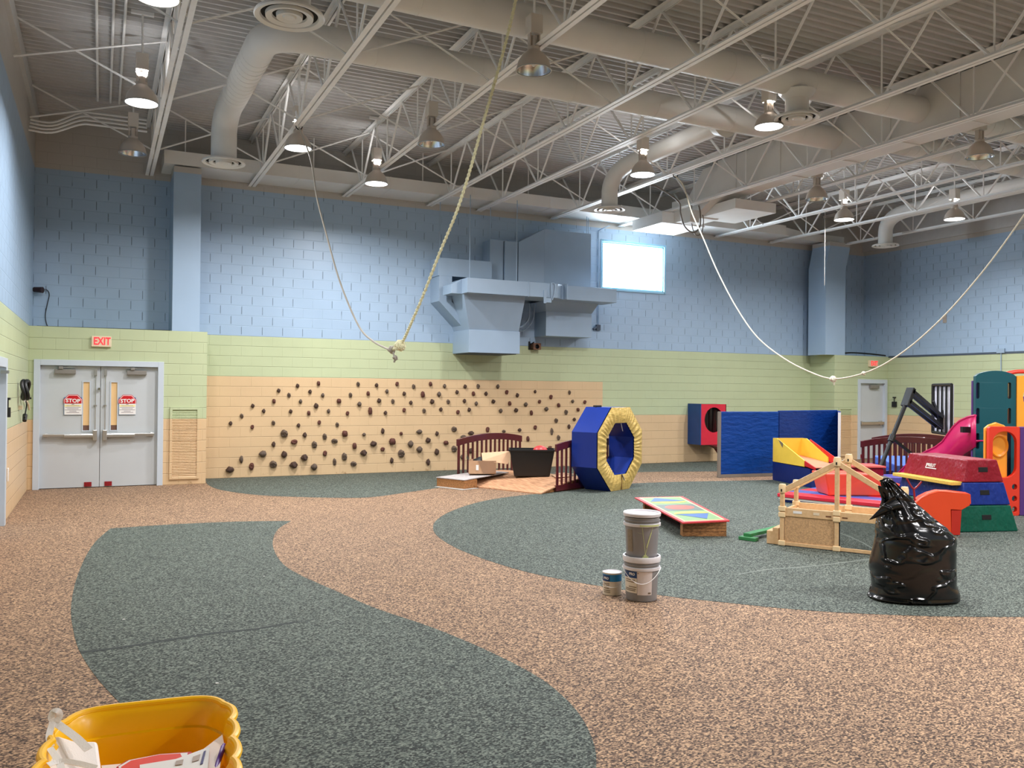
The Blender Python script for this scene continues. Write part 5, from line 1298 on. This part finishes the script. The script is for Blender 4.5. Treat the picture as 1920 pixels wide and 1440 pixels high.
text_mesh('logo_lettering', 'JPRELIT', .064, lc+sl*.012, -ge.e2-sl*.0, sl, M_white, t, .0008, .0015, 1.0)
b = MB(); b.prism([lc-sl*.035-ge.e2*.13, lc-sl*.035+ge.e2*.10, lc-sl*.022+ge.e2*.10, lc-sl*.022-ge.e2*.13], nn*.002); b.build('logo_bar', M_white, t, smooth=0)

# ---- orange plastic slide piece leaning in front of the vault
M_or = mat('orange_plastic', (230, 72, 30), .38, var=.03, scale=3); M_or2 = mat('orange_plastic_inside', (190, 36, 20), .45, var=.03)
po = P(1783, 1004); aA = (po.x, po.y); aB = (po.x+R2.x, po.y+R2.y)
def op(px, py, d=0): v = PV(px, py, aA, aB); return v+F2*d
t = thing('plastic_slide', 'bright orange plastic toddler slide standing behind the black rubbish bag', 'toy slide', (po.x, po.y, 0))
prof = [(1700, 968), (1716, 945), (1728, 934), (1742, 927), (1760, 922), (1782, 923), (1818, 927), (1819, 948), (1803, 957), (1783, 956), (1784, 1003), (1770, 1001), (1748, 992), (1715, 980)]
b = MB(); b.plate([((op(x, y)-op(1783, 1003)).dot(R2), (op(x, y)-op(1783, 1003)).z) for x, y in prof], [], op(1783, 1003)+UPZ*.004, R2, UPZ, F2*.02+R2*.002); b.build('near_side', M_or, t, smooth=0, bevel=.006)
W_ = .22
b = MB(); pa = [op(x, y) for x, y in prof]
for i, j in ((1, 2), (2, 3), (3, 4), (4, 5), (5, 6), (0, 1)): b.face([pa[i], pa[j], pa[j]+F2*W_+R2*.06, pa[i]+F2*W_+R2*.06])
b.build('slide_bed', M_or, t, solid=.012, smooth=50)
b = MB(); off = F2*W_+R2*.06; fp = [p_+off for p_ in pa]
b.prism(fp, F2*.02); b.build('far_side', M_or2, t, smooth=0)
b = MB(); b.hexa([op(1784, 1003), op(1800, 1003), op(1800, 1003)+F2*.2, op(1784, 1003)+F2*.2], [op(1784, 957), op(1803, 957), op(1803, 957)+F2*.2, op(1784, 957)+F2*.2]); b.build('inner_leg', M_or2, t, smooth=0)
b = MB(); b.prism([op(1817, 927), op(1817, 927)+F2*W_+R2*.06, op(1818, 945)+F2*W_+R2*.06, op(1818, 945)], R2*.02); b.build('top_edge', M_or, t, smooth=0, bevel=.005)

# ---- plastic climber at the right edge
M_teal = mat('teal_plastic', (0, 76, 86), .42, var=.03, scale=2); M_yo = mat('yellow_orange_plastic', (248, 160, 48), .4, var=.03); M_rp = mat('red_orange_plastic', (226, 56, 34), .4, var=.03); M_pur = mat('purple_plastic', (84, 48, 120), .42, var=.03); M_pink = mat('magenta_plastic', (196, 14, 92), .32, var=.04, scale=2); M_blu = mat('blue_plastic', (30, 60, 150), .4)
def qd(px, py, D):
    v = _ray(px, py); return CAM+v*(D/v.dot(F2))
def fr(D):
    o = CAM+F2*D; o.z = 0; g_ = frame((o.x, o.y), (R2.x, R2.y)); return g_
def ax_of(px, D): return (qd(px, 800, D)-CAM).dot(R2)
def az_of(py, px, D): return qd(px, py, D).z
DT = 13.7; gT = fr(DT)
tc_ = gT(ax_of(1870, DT), .3)
t = thing('plastic_climber', 'tall plastic play climber of teal, yellow and purple panels at the right edge', 'play climber', tc_)
def rr(x0, x1, z0, z1, r, n=5):
    o = []
    for cx_, cz_, a in ((x1-r, z1-r, 0), (x0+r, z1-r, 90), (x0+r, z0+r, 180), (x1-r, z0+r, 270)):
        o += [(cx_+r*math.cos(R(a+90*k/n)), cz_+r*math.sin(R(a+90*k/n))) for k in range(n+1)]
    return o
def plateF(g_, outl, holes, t_, d0=0.0):
    b = MB(); b.plate(outl, holes, g_(0, d0, 0), g_.e1, UPZ, g_.e2*t_); return b
xa, xb = ax_of(1829, DT), ax_of(1905, DT); zt = az_of(703, 1829, DT); zpk = az_of(695, 1868, DT)
outl = [(xa, .004), (xb, .004), (xb, zt-.02)]+[(xb-(xb-xa)*k/12, zt+(zpk-zt)*(1-(2*k/12-1)**2)) for k in range(1, 12)]+[(xa, zt-.02)]
sw = .028
holes = []
for px in (1833.5, 1892.5):
    xc = ax_of(px, DT)
    for y0_, y1_ in ((717, 748), (765, 795), (812, 842)): holes.append(rr(xc-sw, xc+sw, az_of(y1_, px, DT), az_of(y0_, px, DT), sw-.001))
plateF(gT, outl, holes, .07).build('teal_panel', M_teal, t, smooth=50, bevel=.008)
b = MB(); fbox(b, gT, xb-.18, xb-.06, .10, .15, .004, zt-.09); b.build('yellow_inner_bar', M_yo, t, smooth=0, bevel=.01)
b = MB(); fbox(b, gT, xa+.005, xa+.12, .10, .15, .004, zt-.09); b.build('purple_panel', M_pur, t, smooth=0, bevel=.01)
b = MB(); fbox(b, gT, xa+.03, xb-.0, .2, .9, 1.02, 1.07); b.build('platform', M_teal, t, smooth=0)
plateF(gT, [(xb+.005, .004), (xb+.8, .004), (xb+.8, zt+.03), (xb+.005, zt-.01)], [circ(xb+.36, zt-.35, .26, .27, 30)], .06, -.02).build('yellow_panel', M_yo, t, smooth=50, bevel=.008)
b = MB(); fbox(b, gT, xb+.06, xb+.78, .4, .46, .3, zt-.34); b.build('purple_back_panel', M_pur, t, smooth=0, bevel=.01)
b = MB(); b.tube(smoothpath([gT(xb-.12, .3, zt-.02), gT(xb+.05, .3, zt+.04), gT(xb+.3, .3, zt+.07), gT(xb+.8, .3, zt+.02)], 5), .035, 10); b.build('red_roof_edge', M_rp, t)
b = MB(); fbox(b, gT, xa-.14, xa+.04, .12, .2, az_of(812, 1829, DT), az_of(801, 1829, DT)); b.build('black_latch', M_black, t, smooth=0)
# smaller crawl-through unit in front
DC = 12.75; gC = fr(DC)
t = thing('plastic_play_cube', 'small orange, yellow and purple plastic play cube with an arched opening', 'play cube', gC(ax_of(1885, DC), .3))
x0, x1 = ax_of(1855, DC), ax_of(1912.5, DC); zt2 = az_of(800, 1884, DC)
ax_, aw = (x0+x1)/2+.005, (x1-x0)/2-.05
outl = rr(x0, x1, .004, zt2, .03)
zlo = az_of(896, 1890, DC)
ho = rr(ax_-aw, ax_+aw, zlo, zt2-.07, min(aw-.01, .17), 8)
hl = [circ(x1-.075, az_of(913, 1900, DC), .04, .045, 16), circ(x1-.075, az_of(935, 1900, DC), .04, .045, 16), circ(x1-.075, az_of(955, 1900, DC), .04, .045, 16)]
plateF(gC, outl, [ho]+hl, .07).build('red_front_panel', M_rp, t, smooth=50, bevel=.008)
plateF(gC, [(x1+.003, .004), (x1+.5, .004), (x1+.5, zt2+.01), (x1+.003, zt2)], [], .06).build('purple_panel', M_pur, t, smooth=0, bevel=.01)
zt3 = zt2+.03; xs = ax_of(1847, DC+.1); xr_ = x1-.13
plateF(gC, [(xs, .004), (xr_, .004), (xr_, zt3-.05), (xr_-.05, zt3-.01), ((xs+xr_)/2, zt3+.03), (xs+.06, zt3-.01), (xs, zt3-.06)], [], .05, .10).build('yellow_side_panel', M_yo, t, smooth=50, bevel=.01)
yp = [c_ for c_ in kids(t) if c_.name.startswith('yellow_side')][0]
Mrot = Matrix((R2, UPZ, -F2)).transposed() @ Matrix.Diagonal((1, 1.25, 1))
b = MB(); b.lathe([(.125, -.01), (.14, .015), (.125, .02), (.10, .0), (.06, -.02), (0, -.028)], gC(ax_of(1880, DC), .10, az_of(837, 1880, DC)), 30, Mrot); b.build('oval_dish', mat('amber_plastic', (236, 140, 26), .35, var=.03), yp)
b = MB(); fbox(b, gC, x0+.12, x1+.02, .26, .30, .004, zt2-.05); b.build('hole_backing', mat('dark_backing_blue', (20, 24, 44), .5), t, smooth=0)  # dark sheet placed behind the holes to make them read as shaded
# magenta slide
S_ = gT(xa, .22); E_ = P(1680, 913); S_.z = 0; E_.z = 0
nS = Vector((-(E_-S_).y, (E_-S_).x, 0)).normalized(); nS = nS if nS.dot(R2) > 0 else -nS
def sp_(px, py): return PV(px, py, S_, E_)
up_ = [(1829, 779), (1815, 782), (1800, 789), (1788, 800), (1777, 815), (1768, 828), (1755, 838), (1740, 845), (1725, 853), (1708, 864), (1694, 878), (1684, 888), (1678, 900)]
lo_ = [(1829, 838), (1822, 843), (1812, 849), (1802, 857), (1792, 866), (1780, 876), (1768, 886), (1755, 893), (1740, 899), (1725, 904), (1710, 909), (1692, 911), (1679, 911)]
t = thing('plastic_slide', 'magenta wavy plastic slide coming down left from the teal climber', 'toy slide', (E_.x, E_.y, 0))
WS = .34
U = [sp_(*q_) for q_ in up_]; L_ = [sp_(*q_) for q_ in lo_]
L_ = [Vector((v.x, v.y, max(v.z, .01))) for v in L_]; U = [Vector((u2.x, u2.y, max(u2.z, l2.z+.04))) for u2, l2 in zip(U, L_)]
b = MB()
for i in range(len(U)-1): b.face([U[i], U[i+1], L_[i+1], L_[i]])
b.build('near_wall', M_pink, t, solid=.02, smooth=60)
b = MB(); b.tube(U, .022, 8); b.build('rolled_edge', M_pink, t)
b = MB()
for i in range(1, len(U)-1): b.face([U[i]+nS*WS-UPZ*.02, U[i+1]+nS*WS-UPZ*.02, L_[i+1]+nS*WS, L_[i]+nS*WS])
b.build('far_wall', M_pink, t, solid=.02, smooth=60)
b = MB(); Mid = [u2.lerp(l2, .8) for u2, l2 in zip(U, L_)]
for i in range(len(U)-1): b.face([Mid[i], Mid[i+1], Mid[i+1]+nS*WS, Mid[i]+nS*WS])
b.build('slide_bed', M_pink, t, solid=.02, smooth=60)

# ---- right toy bridge and what lies on it
f2 = frame((15.12, -4.33), (R2.x, R2.y))
t = thing('toy_bridge', 'wooden play bridge with dark cherry arched slatted sides before the far single door', 'play bridge', f2(1, .9, 0))
arched_rail(t, f2, 0, 1.88, 0, .12, .84, .10, n=17)
arched_rail(t, f2, .8, 2.68, 1.35, .12, .84, .10, n=17)
b = MB(); b.hexa([f2(.02, .03, .06), f2(1.86, .03, .06), f2(2.66, 1.32, .06), f2(.82, 1.32, .06)], [f2(.02, .03, .12), f2(1.86, .03, .12), f2(2.66, 1.32, .12), f2(.82, 1.32, .12)]); b.build('plank_deck', M_plank, t, smooth=0)
M_lblue = vinyl('light_blue_vinyl', (96, 128, 214), .35, .008, 5)
for k, (a0, a1, b0, b1, z0, z1, m_, lab) in enumerate(((.35, .72, .1, .7, .125, .34, M_bv, 'blue foam block lying on the far play bridge'), (.78, 1.75, .1, 1.2, .125, .46, M_lblue, 'light blue foam wedge on the far play bridge behind the slats'))):
    b = MB(); b.hexa([f2(a0, b0, z0), f2(a1, b0, z0), f2(a1, b1, z0), f2(a0, b1, z0)], [f2(a0, b0, z1-.12), f2(a1, b0, z1-.1), f2(a1, b1, z1), f2(a0, b1, z1)]); tag(b.build('foam_block', m_, smooth=0, bevel=.015), lab, 'foam block')

# ---- portable basketball stand
YB = -4.95
t = thing('basketball_stand', 'black portable basketball stand with folded arms and backboard seen from the side', 'basketball stand', PY(1645, 890, YB)); t.location.z = 0
def kp(px, py, d=0): v = PY(px, py, YB); return v+Vector((0, d, 0))
b = MB(); b.tube([kp(1640, 905), kp(1672, 822), kp(1706, 738)], .042, 10); b.build('pole', M_black, t)
b = MB(); k1_ = kp(1672, 822); b.cyl(k1_-(kp(1706, 738)-k1_).normalized()*.07, k1_+(kp(1706, 738)-k1_).normalized()*.07, .065, seg=12); b.build('pole_joint', M_black, t)
b = MB(); b.beam(kp(1676, 826, -.03), kp(1718, 872, -.25), .05, .05); b.build('rear_strut', M_black, t)
for dd_ in (-.07, .07):
    b = MB(); b.beam(kp(1706, 733, dd_), kp(1763, 782, dd_), .03, .07); b.build('upper_arm', M_black, t, smooth=0)
    b = MB(); b.beam(kp(1700, 752, dd_), kp(1761, 800, dd_), .03, .07); b.build('lower_arm', M_black, t, smooth=0)
b = MB(); b.beam(kp(1697, 762), kp(1709, 728), .17, .09); b.build('arm_head', M_black, t, smooth=0, bevel=.01)
wv = (R2*.156+F2*.988).normalized(); cb = kp(1766, 767); hh = .50; hw = .56
b = MB(); A0, B0, C0, D0_ = cb-wv*hw-UPZ*hh, cb+wv*hw-UPZ*hh, cb+wv*hw+UPZ*hh, cb-wv*hw+UPZ*hh
for p0, p1 in ((A0, B0), (B0, C0), (C0, D0_), (D0_, A0)): b.tube([p0, p1], .03, 8)
for s in (-.35, .0, .35): b.tube([cb+wv*hw*s*1.3-UPZ*hh, cb+wv*hw*s*1.3+UPZ*hh], .02, 8)
b.build('backboard_frame', M_black, t)
nb = wv.cross(UPZ); nb = nb if nb.dot(R2) > 0 else -nb
b = MB(); b.hexa([A0+nb*.03, B0+nb*.03, C0+nb*.03, D0_+nb*.03], [A0+nb*.045, B0+nb*.045, C0+nb*.045, D0_+nb*.045]); b.build('backboard', mat('pale_backboard', (226, 226, 236), .25, var=0), t, smooth=0)
b = MB(); b.beam(kp(1763, 775), kp(1763, 805), .06, .1); b.beam(kp(1750, 752), kp(1762, 785), .03, .05); b.beam(kp(1776, 752), kp(1764, 785), .03, .05); b.build('board_bracket', M_black, t, smooth=0)
rimc = cb+nb*.32-UPZ*.3; b = MB(); b.tube([rimc+(nb*math.cos(2*PI*k/24)+wv*math.sin(2*PI*k/24))*.225 for k in range(24)], .012, 6, closed=True); b.beam(cb+nb*.04-UPZ*.3, cb+nb*.11-UPZ*.3, .12, .02); b.build('rim_ring', mat('rim_red_brown', (120, 60, 40), .5), t)
b = MB()
for k in range(12):
    a = 2*PI*k/12; a2_ = a+.35
    b.tube([rimc+(nb*math.cos(a)+wv*math.sin(a))*.22, rimc+(nb*math.cos(a2_)+wv*math.sin(a2_))*.15-UPZ*.2, rimc+(nb*math.cos(a)+wv*math.sin(a))*.12-UPZ*.36], .005, 4)
b.build('net', M_white, t)
b = MB(); e_ = kp(1640, 905); b.box(e_.x-.5, e_.x+.35, YB-.35, YB+.35, .004, .16); b.build('weighted_base', M_black, t, smooth=0, bevel=.04)

# ---- red and blue floor mats with plastic toys
M_rmat = vinyl('red_mat', (206, 44, 62), .4, .006, 4); M_bmat = vinyl('blue_mat', (74, 92, 168), .4, .006, 4)
a0 = P(1457, 941); g = frame((a0.x, a0.y), (P(1548, 951)-a0)); 
t = thing('folding_mat', 'red and blue striped folding mat lying under the orange toy tub', 'gym mat', g(.8, .9))
gl = .85
zz = .085
for k in range(4):
    b = MB(); fbox(b, g, 0, 1.75, k*gl*.45+.0, (k+1)*gl*.45-.01, zz, zz+.06); b.build('mat_panel', M_rmat if k % 2 == 0 else M_bmat, t, smooth=0, bevel=.01)
b = MB(); fbox(b, g, .02, 1.72, .02, 1.5, .05, zz-.002); b.build('white_underside', M_white, t, smooth=0)
b = MB(); fbox(b, g, .04, 1.7, .05, 1.45, .004, .05); b.build('lower_panel', M_navy, t, smooth=0, bevel=.01)
M_coral = mat('coral_plastic', (226, 84, 62), .4, var=.04)
c = P(1547, 948); g = frame((c.x+.1, c.y+.05), (R2.x*.95+.1, R2.y*.95))
t = thing('toy_tub', 'large coral orange plastic slide trough lying behind the play frame', 'toy slide', g(.5, .2))
z0 = .15
b = MB(); b.hexa([g(.03, 0, z0), g(1.25, -.05, z0), g(1.25, .5, z0), g(.03, .5, z0)], [g(-.05, -.03, z0+.36), g(.72, -.03, z0+.36), g(.62, .55, z0+.36), g(-.05, .55, z0+.36)]); b.build('trough_body', M_coral, t, smooth=0, bevel=.02)
b = MB(); b.hexa([g(.72, .03, z0+.2), g(1.42, .0, z0), g(1.42, .45, z0), g(.72, .5, z0+.2)], [g(.70, .03, z0+.36), g(1.5, .0, z0+.10), g(1.5, .45, z0+.10), g(.66, .5, z0+.36)]); b.build('trough_lip', M_coral, t, smooth=0, bevel=.02)
b = MB(); q_ = P(1612, 906, .15); g = frame((q_.x-.10, q_.y+.28), (R2.x, R2.y)); fbox(b, g, 0, .75, 0, .6, .148, .42); tag(b.build('foam_block', ML[2], smooth=0, bevel=.02), 'maroon foam block with a pinkish top behind the coral trough', 'foam block')
b = MB(); fbox(b, g, -.03, .78, -.03, .63, .422, .45); tag(b.build('foam_sheet', mat('pink_sheet', (214, 92, 84), .5), smooth=0), 'thin coral sheet on top of the maroon foam block', 'sheet')
b = MB(); q_ = P(1648, 912, .15); b.ball(q_+UPZ*.09, .22, 1.4, .8, .45, 16, 10, fn=lambda d: 1+.15*noise.noise(d*3)); tag(b.build('grey_bundle', mat('grey_fabric', (96, 92, 90), .7, var=.3, scale=18)), 'grey striped fabric bundle lying on the mats before the far bridge', 'bundle')
b = MB(); q_ = P(1672, 922, .0); g = frame((q_.x-.3, q_.y), (R2.x, R2.y)); fbox(b, g, 0, .55, .12, .7, .152, .27); tag(b.build('foam_block', vinyl('violet_mat', (92, 88, 178), .4, .01, 5), smooth=0, bevel=.015), 'violet foam mat between the grey bundle and the vault box', 'foam block')
for k, (px, py, c3, lab) in enumerate(((1549, 941, (226, 140, 80), 'small orange toy piece left of the coral trough'), (1557, 944, (90, 90, 190), 'small blue toy piece left of the coral trough'))):
    q_ = P(px, py, .0); b = MB(); b.ball(q_+UPZ*.028-F2*.35, .035, 1.5, 1, .8); tag(b.build('toy_piece', mat('toy_%s' % ('orange', 'blue')[k], c3, .4)), lab, 'toy')
t = thing('red_trestle', 'dark red metal tube trestle leaning against the blue vault section', 'trestle', P(1716, 955)); t.location.z = 0
def tq(px, py): return PV(px, py, (10.75, -9.25), (11.15, -9.5))
b = MB(); b.tube(smoothpath([tq(1700, 897), tq(1706, 908), tq(1712, 916), tq(1718, 914), tq(1728, 903)], 5), .012, 8); b.tube([tq(1713, 915), tq(1716, 945), tq(1720, 975)], .013, 8); b.build('bent_tube', mat('dark_red_metal', (140, 30, 40), .3), t)

# ---- yellow tub in the foreground
M_yb = mat('yellow_tub_plastic', (255, 194, 6), .32, var=.0, scale=3); RZ = .33
yc = Vector((1.29, -13.05, 0)); ya = R(-6)
def bo(a, k, z, sc=0.012):
    hx, hy = .345*k, .52*k; n_ = 5.0; ca, sa = math.cos(a), math.sin(a)
    r = (abs(ca/hx)**n_+abs(sa/hy)**n_)**(-1/n_); x, y = r*ca, r*sa
    s_ = sc*(abs(math.sin((y+.02)*PI/.21))**.6)*min(1, max(0, (abs(x)/hx-.86)*9))*(1 if y < .40 else 0)
    x += math.copysign(s_*1.6, ca); x, y = x*math.cos(ya)-y*math.sin(ya), x*math.sin(ya)+y*math.cos(ya)
    return yc+Vector((x, y, z))
AN = [2*PI*k/320 for k in range(320)]
t = thing('yellow_tub', 'bright yellow plastic tub with scalloped rim at the lower left corner', 'tub', (yc.x, yc.y, 0))
b = MB(); lev = [(1.0, RZ), (.985, RZ-.012), (.95, RZ-.03), (.93, RZ-.11), (.90, RZ-.115), (.86, .04), (.80, .02)]
b.grid(lambda i, j: bo(2*PI*i, lev[int(round(j*(len(lev)-1)))][0], lev[int(round(j*(len(lev)-1)))][1]), 320, len(lev), True)
b.face([bo(a, .80, .02) for a in AN]); b.build('tub_body', M_yb, t, solid=.006, smooth=40)
b = MB(); b.tube([bo(a, 1.015, RZ-.004, .016) for a in AN], .017, 10, closed=True); b.build('rim', M_yb, t)
b = MB(); lev2 = [(1.02, RZ-.01), (.99, .16), (.90, .003)]
b.grid(lambda i, j: bo(2*PI*i, lev2[int(round(j*2))][0], lev2[int(round(j*2))][1], .016), 320, 3, True); b.build('outer_wall', M_yb, t, solid=.005, smooth=40)
def yt(px, py, z): return P(px, py, z)
# white cloth bag with handles
M_cl = mat('white_tote_cloth', (242, 236, 230), .8, var=.03, bump=.001, bscale=200)
t = thing('tote_bag', 'crumpled white cloth bag with loop handles in the yellow tub', 'bag', yt(130, 1410, .1))
t.location.z = .05
b = MB(); b.prism([yt(62, 1440, .30), yt(88, 1403, .31), yt(104, 1376, .33), yt(140, 1388, .30), yt(183, 1388, .27), yt(190, 1440, .22), yt(180, 1475, .2), yt(80, 1475, .22)], (0, 0, -.16)); b.build('bag_cloth', M_cl, t, bevel=.015)
def ribbon(pts, w_, nm):
    pts = smoothpath(pts, 6); b = MB()
    for i in range(len(pts)-1):
        d0 = (pts[min(i+1, len(pts)-1)]-pts[max(i-1, 0)]).normalized(); d1 = (pts[min(i+2, len(pts)-1)]-pts[i]).normalized()
        v0 = ((pts[i]-CAM).normalized()*.45-UPZ*.55).normalized(); s0 = d0.cross(v0).normalized()*w_; s1 = d1.cross(v0).normalized()*w_
        b.face([pts[i]-s0, pts[i]+s0, pts[i+1]+s1, pts[i+1]-s1])
    bmesh.ops.remove_doubles(b.bm, verts=b.bm.verts[:], dist=1e-4); b.build(nm, M_cl, t, solid=.0015, smooth=0)
ribbon([yt(96, 1400, .32), yt(92, 1380, .34), yt(98, 1355, .37), yt(96, 1345, .39), yt(100, 1334, .41), yt(109, 1333, .41), yt(112, 1342, .39), yt(106, 1354, .37)], .013, 'handle_loop')
ribbon([yt(100, 1352, .372), yt(120, 1366, .352), yt(145, 1385, .335), yt(166, 1406, .31)], .017, 'handle_strap')
ribbon([yt(93, 1402, .33), yt(104, 1418, .325), yt(112, 1432, .32), yt(116, 1445, .315)], .013, 'handle_strap')
ribbon([yt(90, 1434, .33), yt(115, 1427, .325), yt(150, 1432, .32), yt(180, 1440, .31)], .012, 'handle_strap')
# papers with a red stop sign, purple handle
t = thing('poster_stack', 'white printed posters with a red octagon leaning in the yellow tub', 'posters', yt(330, 1440, .1)); t.location.z = .08
def pz(px, py): return P(px, py, .17+.10*(px-200)/230.0)
M_pp = mat('poster_paper', (246, 226, 214), .5, var=.02)
def flat(pts, nm, m, lift): 
    b = MB(); b.prism([pz(*q_)+UPZ*lift for q_ in pts], (0, 0, .002)); b.build(nm, m, t, smooth=0)
flat([(190, 1436), (285, 1428), (375, 1410), (417, 1378), (420, 1395), (405, 1480), (200, 1480)], 'back_poster', M_pp, 0)
flat([(218, 1441), (238, 1428), (300, 1416), (358, 1412), (366, 1420), (330, 1480), (240, 1480)], 'red_border', M_sred, .004)
flat([(222, 1441), (242, 1429), (300, 1418), (352, 1415), (350, 1422), (330, 1480), (240, 1480)], 'white_line', M_paper, .007)
flat([(227, 1443), (246, 1431), (300, 1420), (338, 1418), (342, 1426), (320, 1480), (240, 1480)], 'red_face', mat('poster_red', (232, 56, 40), .5, var=.02), .010)
flat([(262, 1441), (330, 1430), (393, 1407), (387, 1480), (262, 1480)], 'front_poster', M_paper, .014)
flat([(382, 1417), (386, 1415), (380, 1440), (375, 1442)], 'dark_print', mat('navy_print', (50, 50, 110), .5), .017)
flat([(330, 1435), (344, 1432), (342, 1441), (328, 1443)], 'grey_print', mat('grey_print', (176, 160, 150), .5), .017)
flat([(362, 1427), (376, 1422), (373, 1433), (360, 1437)], 'grey_print', mat('grey_print', (176, 160, 150), .5), .017)
b = MB(); b.tube(smoothpath([yt(420, 1396, .29), yt(415, 1412, .28), yt(409, 1430, .26), yt(402, 1460, .24)], 5), [.007]*2+[.011]*14, 10); tag(b.build('purple_handle', mat('violet_plastic', (96, 40, 170), .35)), 'purple plastic handle sticking up beside the posters in the yellow tub', 'handle')
